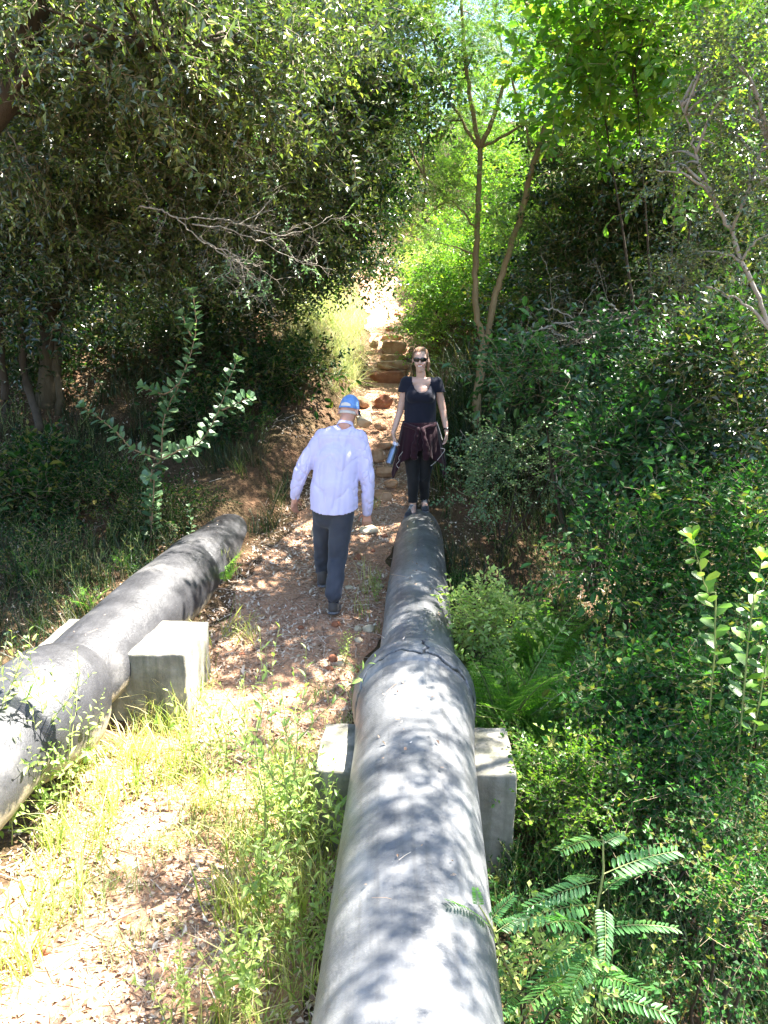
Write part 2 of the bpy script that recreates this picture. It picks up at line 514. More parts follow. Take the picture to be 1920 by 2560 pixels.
# ---------------------------------------------------------------- pipes
def pipe_mat(name, tar):
    m, nt, b = new_mat(name)
    tc = N(nt, 'ShaderNodeTexCoord')
    ca = N(nt, 'ShaderNodeAttribute', attribute_name='top')
    ck = N(nt, 'ShaderNodeAttribute', attribute_name='crack')
    n1 = N(nt, 'ShaderNodeTexNoise', i_Scale=2.6, i_Detail=9, i_Roughness=.62)
    n2 = N(nt, 'ShaderNodeTexNoise', i_Scale=60.0, i_Detail=4, i_Roughness=.7)
    n3 = N(nt, 'ShaderNodeTexNoise', i_Scale=9.0, i_Detail=8, i_Roughness=.7)
    vo = N(nt, 'ShaderNodeTexVoronoi', i_Scale=42.0)
    for n in (n1, n2, n3, vo): nt.links.new(tc.outputs['Object'], n.inputs['Vector'])
    if tar:
        base = ramp(nt, [(.3, (.018, .018, .020)), (.55, (.042, .042, .045)), (.75, (.13, .125, .12))])
        conc = ramp(nt, [(.3, (.22, .18, .12)), (.7, (.42, .36, .27))])
    else:
        base = ramp(nt, [(.28, (.050, .053, .057)), (.5, (.110, .113, .116)), (.72, (.23, .23, .225))])
        conc = ramp(nt, [(.3, (.14, .125, .10)), (.7, (.30, .27, .22))])
    nt.links.new(n1.outputs['Fac'], base.inputs[0])
    nt.links.new(n3.outputs['Fac'], conc.inputs[0])
    # edge of the coating, broken up by noise
    e1 = N(nt, 'ShaderNodeMath', operation='MULTIPLY_ADD')
    nt.links.new(n3.outputs['Fac'], e1.inputs[0])
    e1.inputs[1].default_value = .9 if tar else .5
    nt.links.new(ca.outputs['Fac'], e1.inputs[2])
    er = ramp(nt, [(.10, (1, 1, 1)), (.26, (0, 0, 0))] if tar else [(.05, (1, 1, 1)), (.35, (0, 0, 0))])
    nt.links.new(e1.outputs[0], er.inputs[0])
    mx = N(nt, 'ShaderNodeMix', data_type='RGBA')
    nt.links.new(er.outputs[0], mx.inputs[0])
    nt.links.new(base.outputs[0], mx.inputs[6])
    nt.links.new(conc.outputs[0], mx.inputs[7])
    # pale grit specks and dust
    sp = ramp(nt, [(.0, (1, 1, 1)), (.075, (0, 0, 0))])
    nt.links.new(vo.outputs['Distance'], sp.inputs[0])
    mx2 = N(nt, 'ShaderNodeMix', data_type='RGBA')
    nt.links.new(sp.outputs[0], mx2.inputs[0])
    nt.links.new(mx.outputs[2], mx2.inputs[6])
    mx2.inputs[7].default_value = (.42, .40, .37, 1)
    # long scratches and drips
    mp = N(nt, 'ShaderNodeMapping')
    mp.inputs['Scale'].default_value = (26, 1.6, 8)
    ns = N(nt, 'ShaderNodeTexNoise', i_Scale=1.0, i_Detail=7, i_Roughness=.7)
    nt.links.new(tc.outputs['Object'], mp.inputs[0])
    nt.links.new(mp.outputs[0], ns.inputs['Vector'])
    rs = ramp(nt, [(.36, (.45, .43, .40)), (.5, (1, 1, 1)), (.66, (1, 1, 1)), (.76, (1.5, 1.45, 1.35))])
    nt.links.new(ns.outputs['Fac'], rs.inputs[0])
    ms = N(nt, 'ShaderNodeMix', data_type='RGBA', blend_type='MULTIPLY')
    ms.inputs[0].default_value = .4
    nt.links.new(mx2.outputs[2], ms.inputs[6])
    nt.links.new(rs.outputs[0], ms.inputs[7])
    mx2 = ms
    mx3 = N(nt, 'ShaderNodeMix', data_type='RGBA')
    nt.links.new(ck.outputs['Fac'], mx3.inputs[0])
    nt.links.new(mx2.outputs[2], mx3.inputs[6])
    mx3.inputs[7].default_value = (.02, .018, .015, 1)
    nt.links.new(mx3.outputs[2], b.inputs['Base Color'])
    rr = ramp(nt, [(.3, (.30,) * 3), (.7, (.6,) * 3)] if tar else [(.3, (.27,) * 3), (.7, (.5,) * 3)])
    nt.links.new(n3.outputs['Fac'], rr.inputs[0])
    nt.links.new(rr.outputs[0], b.inputs['Roughness'])
    b.inputs['Specular IOR Level'].default_value = .5
    ad = N(nt, 'ShaderNodeMath', operation='ADD')
    nt.links.new(n3.outputs['Fac'], ad.inputs[0])
    nt.links.new(n2.outputs['Fac'], ad.inputs[1])
    bp = N(nt, 'ShaderNodeBump')
    bp.inputs['Strength'].default_value = .4 if tar else .3
    bp.inputs['Distance'].default_value = .012
    nt.links.new(ad.outputs[0], bp.inputs['Height'])
    nt.links.new(bp.outputs[0], b.inputs['Normal'])
    return m


M['pipe_grey'] = pipe_mat('weathered_pipe_coating', False)
M['pipe_tar'] = pipe_mat('tarred_pipe', True)


def lathe_pipe(name, A, B, prof, mat, parent, sides=96, rough=.004, crack=None, step=.03, seed=0, power=1.0, curve=None):
    """prof: list of (distance along in metres, radius). A->B gives the axis"""
    A, B = np.asarray(A, float), np.asarray(B, float)
    Ld = np.linalg.norm(B - A)
    T = (B - A) / Ld
    X = unit(np.cross(T, [0, 0, 1]))
    U = np.cross(X, T)
    prof = np.array(prof)
    n = max(12, int((prof[-1, 0] - prof[0, 0]) / step))
    s = np.unique(np.concatenate([np.linspace(prof[0, 0], prof[-1, 0], n), prof[:, 0]]))
    r0 = np.interp(s, prof[:, 0], prof[:, 1])
    a = np.arange(sides) * 2 * math.pi / sides
    S, Aa = np.meshgrid(s, a, indexing='ij')
    Rr = np.repeat(r0[:, None], sides, 1)
    Rr = Rr + rough * (wav(S * 2 + seed, np.cos(Aa) * 1.2 + seed, 0, 12) * .6 + wav(S * 3, np.sin(Aa) * 1.5 + seed, 8, 26) * .4)
    ck = np.zeros_like(Rr)
    if crack is not None:
        dist = crack(S, Aa)
        ck = np.clip(1 - dist, 0, 1)
        Rr = Rr - .03 * ck
        ck = (ck > .15).astype(float)
    c = A[None] + T[None] * s[:, None]
    if curve is not None: c = c + curve(s)
    V = c[:, None] + Rr[..., None] * (X * np.cos(Aa)[..., None] + U * np.sin(Aa)[..., None])
    top = np.sin(Aa)
    m_ = len(s)
    i, j = np.meshgrid(np.arange(m_ - 1), np.arange(sides), indexing='ij')
    j2 = (j + 1) % sides
    F = np.stack([i * sides + j, (i + 1) * sides + j, (i + 1) * sides + j2, i * sides + j2], -1).reshape(-1, 4)
    return build(name, V.reshape(-1, 3), F, mat, parent, attrs={'top': top.ravel(), 'crack': ck.ravel()}, smooth=True)


AX = .5   # height of the pipe axis over the datum
def rpt(Y): return np.array([-.01 + .0465 * Y, Y, AX + .012 * max(0, Y - 5)])
rp = empty('water_pipe', (rpt(2)[0], 2.0, 0), 'grey weathered water pipe with a broken concrete collar running up the middle under the woman', 'pipe', 'large water pipes beside the path')
A_, B_ = rpt(-2.5), rpt(4.45)
lathe_pipe('pipe_section', A_, B_, [(0, .31), (6.15, .31), (6.5, .330), (6.72, .332)], M['pipe_grey'], rp, 128, .004, seed=2)
A2, B2 = rpt(4.3), rpt(9.2)
lathe_pipe('pipe_section', A2, B2, [(0, .242), (3.7, .240), (4.9, .235)], M['pipe_grey'], rp, 112, .004, seed=5, curve=lambda s: np.stack([s * 0, s * 0, .03 - .04 * np.clip(s - 2.1, 0, 9) ** 1.5], -1))


def crack_r(S, Aa):
    jag = .022 * np.sin(Aa * 3 + 1) + .012 * np.sin(Aa * 11) + .004 * np.sin(Aa * 31 + 2)
    d1 = np.abs(S - (.045 + jag - .035 * np.cos(Aa * 2))) / (.007 + .005 * (np.cos(Aa) + 1))
    u = Aa - (1.44 + .035 * np.sin(S * 40) + .02 * np.sin(S * 90))
    d2 = np.where((S > .07) & (S < .30), np.abs(u) / .022, 9)
    return np.minimum(d1, d2)


Ac, Bc = rpt(4.03), rpt(4.55)
lathe_pipe('collar', Ac, Bc, [(0, .322), (.02, .342), (.06, .354), (.12, .362), (.20, .360), (.29, .340), (.38, .305), (.48, .235)], M['pipe_grey'], rp, 420, .012, crack_r, step=.004, seed=9)


def lpt(Y): return np.array([-2.42 + .122 * Y, Y, AX + .02 + .012 * max(0, Y - 5)])
lp = empty('water_pipe', (lpt(4)[0], 4.0, 0), 'black tarred water pipe with a bulging joint passing through a concrete block beside the path', 'pipe', 'large water pipes beside the path')
lathe_pipe('pipe_section', lpt(3.9), lpt(8.1), [(0, .262), (4.2, .262)], M['pipe_tar'], lp, 112, .008, seed=12)
lathe_pipe('collar', lpt(6.3), lpt(6.75), [(0, .255), (.05, .285), (.2, .295), (.38, .285), (.45, .255)], M['pipe_tar'], lp, 112, .008, seed=15)
lathe_pipe('pipe_section', lpt(-1.0), lpt(4.1), [(0, .268), (5.1, .268)], M['pipe_tar'], lp, 128, .010, seed=17)
lathe_pipe('collar', lpt(3.62), lpt(4.4), [(0, .20), (.04, .272), (.18, .312), (.35, .338), (.55, .336), (.66, .312), (.76, .268), (.78, .25)], M['pipe_tar'], lp, 160, .014, seed=19)


# ---------------------------------------------------------------- concrete blocks under the pipes
def concrete_mat():
    m, nt, b = new_mat('old_concrete')
    tc = N(nt, 'ShaderNodeTexCoord')
    n1 = N(nt, 'ShaderNodeTexNoise', i_Scale=4.0, i_Detail=9, i_Roughness=.7)
    n2 = N(nt, 'ShaderNodeTexNoise', i_Scale=45.0, i_Detail=6, i_Roughness=.7)
    mp = N(nt, 'ShaderNodeMapping')
    mp.inputs['Scale'].default_value = (14, 14, 1.2)
    n3 = N(nt, 'ShaderNodeTexNoise', i_Scale=1.0, i_Detail=6)
    nt.links.new(tc.outputs['Object'], mp.inputs[0])
    nt.links.new(mp.outputs[0], n3.inputs['Vector'])
    for n in (n1, n2): nt.links.new(tc.outputs['Object'], n.inputs['Vector'])
    r = ramp(nt, [(.3, (.11, .10, .08)), (.5, (.21, .195, .16)), (.7, (.34, .32, .27))])
    nt.links.new(n1.outputs['Fac'], r.inputs[0])
    r3 = ramp(nt, [(.35, (.34, .38, .30)), (.62, (1, 1, 1))])
    nt.links.new(n3.outputs['Fac'], r3.inputs[0])
    mx = N(nt, 'ShaderNodeMix', data_type='RGBA', blend_type='MULTIPLY')
    mx.inputs[0].default_value = .8
    nt.links.new(r.outputs[0], mx.inputs[6])
    nt.links.new(r3.outputs[0], mx.inputs[7])
    nt.links.new(mx.outputs[2], b.inputs['Base Color'])
    b.inputs['Roughness'].default_value = .9
    bp = N(nt, 'ShaderNodeBump')
    bp.inputs['Strength'].default_value = .5
    bp.inputs['Distance'].default_value = .01
    nt.links.new(n2.outputs['Fac'], bp.inputs['Height'])
    nt.links.new(bp.outputs[0], b.inputs['Normal'])
    return m


M['concrete'] = concrete_mat()


def block(name, cx, cy, sx, sy, z0, z1, rot, label, saddle=None):
    bm = bmesh.new()
    bmesh.ops.create_cube(bm, size=1)
    bmesh.ops.subdivide_edges(bm, edges=bm.edges[:], cuts=47, use_grid_fill=True)
    hf = Vector((sx / 2, sy / 2, (z1 - z0) / 2))
    for v in bm.verts:
        # squeeze the grid towards the edges so that they round off finely
        u = Vector([math.copysign(1 - (1 - abs(2 * c)) ** 1.35, c) * h for c, h in zip(v.co, hf)])
        rr_ = .014 + .012 * max(0, mnoise.noise(u * 5 + Vector((cx, cy, 3))))
        inn = Vector([max(-h + rr_, min(h - rr_, c)) for c, h in zip(u, hf)])
        d_ = u - inn
        if d_.length > 1e-6: u = inn + d_.normalized() * rr_
        u.z += (z0 + z1) / 2
        v.co = u + mnoise.noise_vector(u * 7 + Vector((cx, cy, 0))) * .008 + mnoise.noise_vector(u * 26) * .003
    for f in bm.faces: f.smooth = True
    bmesh.ops.rotate(bm, verts=bm.verts, cent=(0, 0, 0), matrix=__import__('mathutils').Matrix.Rotation(rot, 3, 'Z'))
    me = bpy.data.meshes.new(name)
    bm.to_mesh(me)
    bm.free()
    me.materials.append(M['concrete'])
    o = bpy.data.objects.new(name, me)
    COL.objects.link(o)
    o.location = (cx, cy, 0)
    return tag(o, label, 'block', 'concrete support blocks under the pipes')


block('support_block', .162, 3.68, 1.0, .47, -.75, .50, R(-2.6), 'pale concrete block carrying the grey pipe just before its broken collar')
block('support_block', -1.73, 4.87, .99, .56, -.5, .62, R(-3), 'mossy concrete block carrying the black pipe behind its bulging joint')


# ---------------------------------------------------------------- rocks
def rock(px, py, wpx, hpx, label, mat='rock', Y=None, depth=1.0, name='rock', group=None, sub=4, sink=.25, flat=0, seed=None, yaw=0):
    """centre pixel, width/height in photo pixels"""
    p = W(px, py, Y=Y)
    k = p[1] / 1970 / .97
    sx, sz = wpx * k / 2, hpx * k / 2 * (1.25 if flat else 1)
    sy = sx * depth
    sd = seed if seed is not None else int(px * 7 + py)
    q = random.Random(sd)
    bm = bmesh.new()
    bmesh.ops.create_icosphere(bm, subdivisions=sub, radius=1)
    planes = [(Vector((q.gauss(0, 1), q.gauss(0, 1), q.gauss(0, .6))).normalized(), q.uniform(.62, .9)) for _ in range(9)]
    if flat: planes += [(Vector((q.gauss(0, .06), q.gauss(0, .06), 1)).normalized(), .5), (Vector((0, -1, q.uniform(-.1, .3))).normalized(), .7)]
    off = Vector((sd * .37 % 50, 3.1, 1))
    for v in bm.verts:
        for n_, d_ in planes:
            e = v.co.dot(n_) - d_
            if e > 0: v.co -= n_ * e * .96
        v.co *= 1 + .12 * mnoise.noise(v.co * 1.7 + off) + .05 * mnoise.noise(v.co * 5 + off) + .02 * mnoise.noise(v.co * 14 + off)
    mx = max(abs(v.co.x) for v in bm.verts)
    mz = max(abs(v.co.z) for v in bm.verts)
    c, s = math.cos(yaw), math.sin(yaw)
    for v in bm.verts:
        x, y, z = v.co.x / mx * sx, v.co.y * sy, v.co.z / mz * sz
        v.co = Vector((x * c - y * s, x * s + y * c, z))
    me = bpy.data.meshes.new(name)
    for f in bm.faces: f.smooth = True
    bm.to_mesh(me)
    bm.free()
    me.materials.append(M[mat])
    o = bpy.data.objects.new(name, me)
    COL.objects.link(o)
    o.location = p
    return tag(o, label, 'rock', group)


G1 = 'stone steps climbing the red path'
for (px, py, wp, hp, Y, fl, mt, lb, dp) in [
    (972, 955, 92, 78, 12.35, 1, 'rock_red', 'tall red brown boulder forming the highest riser, left of the head of the woman', .6),
    (986, 912, 84, 30, 12.55, 1, 'rock', 'flat sunlit slab lying on top of the tall red brown riser boulder', .8),
    (985, 893, 66, 20, 12.85, 1, 'rock', 'thin pale slab between the big square step and the flat sunlit slab', .8),
    (983, 873, 66, 42, 13.3, 1, 'rock', 'big square brown step stone under the topmost step of the path', .7),
    (984, 845, 56, 22, 13.9, 1, 'rock', 'topmost step stone where the bright bare path begins', .8),
    (936, 860, 26, 22, 13.2, 0, 'rock', 'small dark stone in the grass left of the upper steps', .9),
    (974, 824, 26, 16, 14.3, 0, 'rock_red', 'small red stone lying on the sunlit path just over the topmost step', .8),
    (1002, 828, 22, 18, 14.4, 0, 'rock_red', 'red stone at the right edge of the sunlit path above the steps', .8),
    (994, 789, 22, 14, 15.6, 0, 'rock_red', 'small dark red stone highest up on the bright path', .8),
    (908, 1006, 42, 32, 10.75, 0, 'rock', 'rounded boulder with a dark top behind the blue cap of the man', .8),
    (960, 1008, 46, 44, 10.75, 0, 'rock_red', 'rounded red boulder between the cap of the man and the arm of the woman', .8),
    (913, 1050, 44, 40, 9.9, 0, 'rock_pale', 'pale yellow boulder right beside the collar of the man', .8),
    (946, 1066, 22, 18, 9.9, 0, 'rock', 'small angular stone next to the pale yellow boulder', .8),
    (958, 1068, 26, 16, 10.0, 0, 'rock', 'low brown stone on the litter left of the elbow of the woman', .8),
    (962, 1112, 44, 22, 9.45, 1, 'rock', 'tilted brown slab above the step at the hand of the woman', .8),
    (946, 1136, 34, 34, 9.1, 1, 'rock', 'brown step stone beside the right sleeve of the man', .8),
    (962, 1176, 62, 30, 8.75, 1, 'rock', 'wide flat step stone right behind the water bottle', .7),
    (978, 1208, 36, 20, 8.45, 0, 'rock', 'sunlit stone below the wide flat step stone', .8),
    (960, 1238, 64, 34, 8.2, 1, 'rock', 'broad lowest step stone just left of the legs of the woman', .7),
]:
    rock(px, py, wp, hp, lb, mt, Y, dp, group=G1, flat=fl)
G2 = 'loose stones on the path'
for (px, py, wp, hp, Y, mt, lb) in [
    (926, 1308, 58, 22, 7.4, 'rock_pale', 'flat pale stone on the path under the right hand of the man'),
    (786, 1300, 26, 36, 7.3, 'rock_pale', 'mossy yellow stone left of the thighs of the man'),
    (895, 1402, 22, 22, 6.85, 'rock_red', 'angular red stone halfway along the path right of the knees of the man'),
    (898, 1416, 14, 12, 6.75, 'rock_pale', 'small pale stone touching the angular red stone'),
    (932, 1386, 12, 11, 7.0, 'rock_red', 'small pink stone near the grey pipe level with the knees of the man'),
    (962, 1357, 18, 12, 7.3, 'rock_red', 'pink stone on the litter nearest the buried end of the grey pipe'),
    (840, 1560, 26, 24, 5.75, 'rock_red', 'round dark red stone just below the lifted shoe of the man'),
    (948, 1470, 26, 20, 6.35, 'rock_pale', 'yellow stone in the grass against the grey pipe'),
    (873, 1472, 24, 12, 6.35, 'rock_pale', 'flat pale stone half buried right of the shoe of the man'),
    (895, 1566, 22, 18, 5.7, 'rock_pale', 'pale stone in the path midway between the dark red stone and the pipe'),
    (922, 1566, 34, 26, 5.7, 'rock_pale', 'orange yellow rock beside the pipe above the broken collar'),
    (896, 1590, 24, 16, 5.55, 'rock_pale', 'flat sandy stone below the orange yellow rock'),
    (752, 1568, 18, 16, 5.7, 'rock_red', 'small brown stone left of the round dark red stone'),
    (832, 1622, 26, 26, 5.3, 'rock_red', 'square red brown stone on the path left of the broken collar'),
    (823, 1636, 24, 14, 5.2, 'rock_red', 'flat brick red stone leaning on the square red brown stone'),
    (852, 1634, 22, 20, 5.25, 'rock_pale', 'grey pebble nearest the left side of the broken collar'),
    (893, 1636, 26, 14, 5.2, 'rock_red', 'orange stone tucked under the left edge of the broken collar'),
    (604, 1622, 18, 12, 5.35, 'rock_red', 'pink pebble on the path to the right of the mossy concrete block'),
    (746, 1627, 12, 9, 5.35, 'rock_pale', 'tiny white pebble in the middle of the path'),
    (765, 2290, 46, 20, 3.3, 'rock_pale', 'sandy stone in the leaf litter beside the weeds at the bottom of the picture'),
    (150, 2390, 40, 34, 3.1, 'rock_pale', 'yellow stone at the bottom left of the sunlit litter'),
    (130, 2545, 60, 38, 2.85, 'rock_red', 'orange rock cut by the bottom edge of the picture'),
    (330, 2455, 34, 22, 3.0, 'rock_red', 'brown stone in the bright litter left of the bottom weeds'),
]:
    o = rock(px, py, wp, hp, lb, mt, Y, .9, group=G2, sub=3)
    o.location.z = float(H(o.location.x, o.location.y)) + .25 * hp * Y / 1970

# log and roots by the buried end of the black pipe
V, F = tube(smooth_path([W(490, 1310, Y=7.75), W(545, 1296, Y=7.65), W(600, 1286, Y=7.6), W(630, 1284, Y=7.6)], 5, .004), [.045] * 3 + [.06] * 13, 12)
tag(build('log', V, F, M['bark_smooth'], smooth=True), 'short brown log lying across the buried end of the black pipe', 'log')
# ---------------------------------------------------------------- people
def cap_mesh(a, b, ra, rb, sq=None, seg=20, rings=5):
    a, b = np.asarray(a, float), np.asarray(b, float)
    d = b - a
    L = np.linalg.norm(d)
    T = d / L if L > 1e-6 else np.array([0, 0, 1.])
    ref = np.array([0, 0, 1.0]) if abs(T[2]) < .9 else np.array([1.0, 0, 0])
    X = unit(np.cross(T, ref))
    Y = np.cross(X, T)
    rows = []
    for i in range(1, rings + 1):
        t = -math.pi / 2 + math.pi / 2 * i / rings
        rows.append((a + T * ra * math.sin(t), ra * math.cos(t)))
    for i in range(0, rings):
        t = math.pi / 2 * i / rings
        rows.append((b + T * rb * math.sin(t), rb * math.cos(t)))
    an = np.arange(seg) * 2 * math.pi / seg
    V = [a - T * ra]
    for c, r in rows:
        V += list(c + r * (X * np.cos(an)[:, None] + Y * np.sin(an)[:, None]))
    V.append(b + T * rb)
    V = np.array(V)
    F = []
    n = len(rows)
    for j in range(seg):
        j2 = (j + 1) % seg
        F.append((0, 1 + j2, 1 + j))
        for i in range(n - 1):
            p, q = 1 + i * seg, 1 + (i + 1) * seg
            F += [(p + j, p + j2, q + j2), (p + j, q + j2, q + j)]
        F.append((1 + (n - 1) * seg + j, 1 + (n - 1) * seg + j2, 1 + n * seg))
    if sq is not None:
        for ax, f in (sq if isinstance(sq, list) else [sq]):
            ax = unit(ax)
            t = np.clip((V - a) @ T, 0, L)
            c = a + T * t[:, None]
            V = V + ax * (((V - c) @ ax) * (f - 1))[:, None]
    return V, np.array(F)


def remesh(prims, voxel, it=5, post=None):
    g = Geo()
    for p in prims: g.add(*cap_mesh(*p))
    V, F, _, _ = g.arrays()
    me = bpy.data.meshes.new('tmp')
    me.from_pydata([tuple(v) for v in V], [], [tuple(f) for f in F.tolist()])
    o = bpy.data.objects.new('tmp', me)
    COL.objects.link(o)
    m = o.modifiers.new('r', 'REMESH')
    m.mode = 'VOXEL'
    m.voxel_size = voxel
    s = o.modifiers.new('s', 'SMOOTH')
    s.factor = .5
    s.iterations = it
    dg = bpy.context.evaluated_depsgraph_get()
    ev = o.evaluated_get(dg)
    m2 = ev.to_mesh()
    n = len(m2.vertices)
    co = np.empty(n * 3, np.float32)
    m2.vertices.foreach_get('co', co)
    nr = np.empty(n * 3, np.float32)
    m2.vertices.foreach_get('normal', nr)
    fs = np.array([list(p.vertices) if len(p.vertices) == 4 else list(p.vertices) + [p.vertices[0]] for p in m2.polygons if len(p.vertices) == 4], np.int32)
    ev.to_mesh_clear()
    bpy.data.objects.remove(o)
    co, nr = co.reshape(-1, 3).astype(float), nr.reshape(-1, 3).astype(float)
    if post is not None: co = post(co, nr)
    return co, fs


def solid(name, prims, voxel, mat, parent, it=5, post=None, keep=None):
    V, F = remesh(prims, voxel, it, post)
    if keep is not None:
        k = keep(V)
        F = F[k[F].all(1)]
        u, inv = np.unique(F, return_inverse=True)
        V, F = V[u], inv.reshape(F.shape)
    return build(name, V, F, mat, parent, smooth=True)


def fabric(name, c1, c2, scale=250, rough=.85, bump=.25, big=6):
    m, nt, b = new_mat(name)
    tc = N(nt, 'ShaderNodeTexCoord')
    n1 = N(nt, 'ShaderNodeTexNoise', i_Scale=big, i_Detail=5)
    n2 = N(nt, 'ShaderNodeTexNoise', i_Scale=scale, i_Detail=3)
    for n in (n1, n2): nt.links.new(tc.outputs['Object'], n.inputs['Vector'])
    r = ramp(nt, [(.3, c1), (.7, c2)])
    nt.links.new(n1.outputs['Fac'], r.inputs[0])
    nt.links.new(r.outputs[0], b.inputs['Base Color'])
    b.inputs['Roughness'].default_value = rough
    b.inputs['Specular IOR Level'].default_value = .2
    b.inputs['Sheen Weight'].default_value = .15
    bp = N(nt, 'ShaderNodeBump')
    bp.inputs['Strength'].default_value = bump
    bp.inputs['Distance'].default_value = .002
    nt.links.new(n2.outputs['Fac'], bp.inputs['Height'])
    nt.links.new(bp.outputs[0], b.inputs['Normal'])
    return m


def skin_mat(name, c1, c2):
    m, nt, b = new_mat(name)
    tc = N(nt, 'ShaderNodeTexCoord')
    n1 = N(nt, 'ShaderNodeTexNoise', i_Scale=14.0, i_Detail=5)
    nt.links.new(tc.outputs['Object'], n1.inputs['Vector'])
    r = ramp(nt, [(.3, c1), (.7, c2)])
    nt.links.new(n1.outputs['Fac'], r.inputs[0])
    nt.links.new(r.outputs[0], b.inputs['Base Color'])
    b.inputs['Roughness'].default_value = .5
    b.inputs['Subsurface Weight'].default_value = .15
    b.inputs['Subsurface Radius'].default_value = (.01, .004, .002)
    return m


def plain(name, c, rough=.5, metal=0.0, spec=.5, trans=0.0):
    m, nt, b = new_mat(name)
    b.inputs['Base Color'].default_value = (*c, 1)
    b.inputs['Roughness'].default_value = rough
    b.inputs['Metallic'].default_value = metal
    b.inputs['Specular IOR Level'].default_value = spec
    b.inputs['Transmission Weight'].default_value = trans
    return m


M['skin_old'] = skin_mat('ruddy_skin', (.42, .20, .14), (.55, .30, .22))
M['skin_fair'] = skin_mat('fair_skin', (.50, .30, .23), (.60, .38, .30))
M['shirt'] = fabric('lilac_cotton', (.47, .43, .62), (.52, .48, .68))
M['trouser'] = fabric('charcoal_twill', (.030, .032, .042), (.05, .052, .065))
M['cap'] = fabric('blue_cap_cloth', (.08, .18, .42), (.15, .28, .54), big=30)
M['shoe'] = fabric('dark_leather', (.045, .038, .035), (.09, .075, .065), rough=.5)
M['shoe_grey'] = fabric('grey_mesh', (.02, .02, .026), (.045, .045, .055), rough=.6, big=60)
M['sole'] = plain('rubber_sole', (.12, .12, .13), .7)
M['lace'] = plain('pale_lace', (.5, .5, .5), .8)
M['navy'] = fabric('navy_jersey', (.007, .008, .016), (.012, .013, .026))
M['maroon'] = fabric('maroon_fleece', (.013, .003, .006), (.028, .006, .012))
M['legging'] = fabric('black_stretch', (.008, .008, .009), (.016, .016, .018), rough=.7)
M['hair'] = fabric('brown_hair', (.14, .07, .035), (.24, .13, .07), scale=90, rough=.45, bump=.6)
M['hair_grey'] = fabric('grey_hair', (.45, .40, .36), (.6, .55, .5), scale=90, rough=.6)
M['black'] = plain('black_plastic', (.01, .01, .01), .15)
M['teeth'] = plain('white_teeth', (.8, .76, .70), .4)
M['lip'] = plain('lips', (.45, .16, .14), .5)
M['zip'] = plain('pale_zip', (.5, .45, .42), .5)
M['steel'] = plain('brushed_steel', (.20, .24, .32), .3, .85)


def hand(wrist, dirv, palm_n, thumb, s=1.0, curl=.5):
    """capsules of a relaxed hand: dirv along the fingers, palm_n out of the palm, thumb = side (unit)"""
    d, n, t = unit(dirv), unit(palm_n), unit(thumb)
    out = []
    w0 = np.asarray(wrist, float)
    k = w0 + d * .085 * s
    out.append((w0, w0 + d * .03 * s, .024 * s, .030 * s, (n, .62)))
    for off in (-.026, -.009, .009, .026):
        out.append((w0 + d * .022 * s + t * off * .7 * s, k + t * off * s, .016 * s, .0125 * s, (n, .9)))
    for off, ln in ((-.031, .058), (-.0105, .070), (.0105, .076), (.031, .068)):
        p = k + t * off * s
        c1, c2, c3 = curl * .5, curl * 1.1, curl * 1.6
        a = p + (d * math.cos(c1) + n * math.sin(c1)) * ln * .45 * s
        b = a + (d * math.cos(c2) + n * math.sin(c2)) * ln * .32 * s
        c = b + (d * math.cos(c3) + n * math.sin(c3)) * ln * .25 * s
        out += [(p, a, .0095 * s, .0085 * s), (a, b, .0085 * s, .0078 * s), (b, c, .0078 * s, .0065 * s)]
    p = w0 + d * .022 * s + t * .024 * s
    a = p + (t * .7 + d * .6 + n * .25) * .036 * s
    b = a + (t * .3 + d * .85 + n * .4) * .03 * s
    c = b + (t * .1 + d * .9 + n * .4) * .022 * s
    out += [(p, a, .014 * s, .011 * s), (a, b, .011 * s, .0095 * s), (b, c, .0095 * s, .0075 * s)]
    return out


UP = np.array([0, 0, 1.])
# ---- the man, seen from behind, walking away with his head bowed
man_y = 6.15
fR = W(831, 1535, Y=5.88); fL = W(806, 1478, Y=6.42)
gR, gL = float(H(fR[0], fR[1])), float(H(fL[0], fL[1]))
hipR, hipL = W(856, 1285, Y=6.15), W(812, 1285, Y=6.2)
kneeR, kneeL = W(843, 1398, Y=6.14), W(806, 1385, Y=6.38)
ankR = np.array([W(834, 1500, Y=5.9)[0], 5.9, gR + .13]); ankL = np.array([W(806, 1470, Y=6.42)[0], 6.42, gL + .09])
shR, shL = W(896, 1096, Y=6.27), W(808, 1094, Y=6.27)
elR, elL = W(918, 1190, Y=6.18), W(753, 1178, Y=6.2)
wrR, wrL = W(917, 1278, Y=6.22), W(737, 1243, Y=6.22)
pelv, chest = W(835, 1262, Y=6.17), W(850, 1125, Y=6.27)
neckb, headc = W(862, 1066, Y=6.32), W(872, 1026, Y=6.42)
man = empty('person', (pelv[0], 6.15, min(gR, gL)), 'person in a loose lilac shirt, dark trousers and blue cap walking away with head bowed', 'person', 'people on the path')
fwd = unit([.35, .94, -.35])      # where the head looks
side = unit(np.cross(fwd, UP))
hup = np.cross(side, fwd)
B_ = []
B_ += [(pelv, chest, .10, .10, ([0, 1, 0], .78)), (shL, shR, .04, .04), (chest, neckb, .06, .045)]
B_ += [(neckb, headc - hup * .02, .056, .058)]
B_ += [(headc - hup * .005, headc + hup * .03 + fwd * .012, .080, .084, (side, .88)), (headc + fwd * .035 - hup * .045, headc + fwd * .05 - hup * .085, .052, .036, (side, .95))]
B_ += [(headc + fwd * .092 + hup * .0, headc + fwd * .112 - hup * .032, .009, .013)]
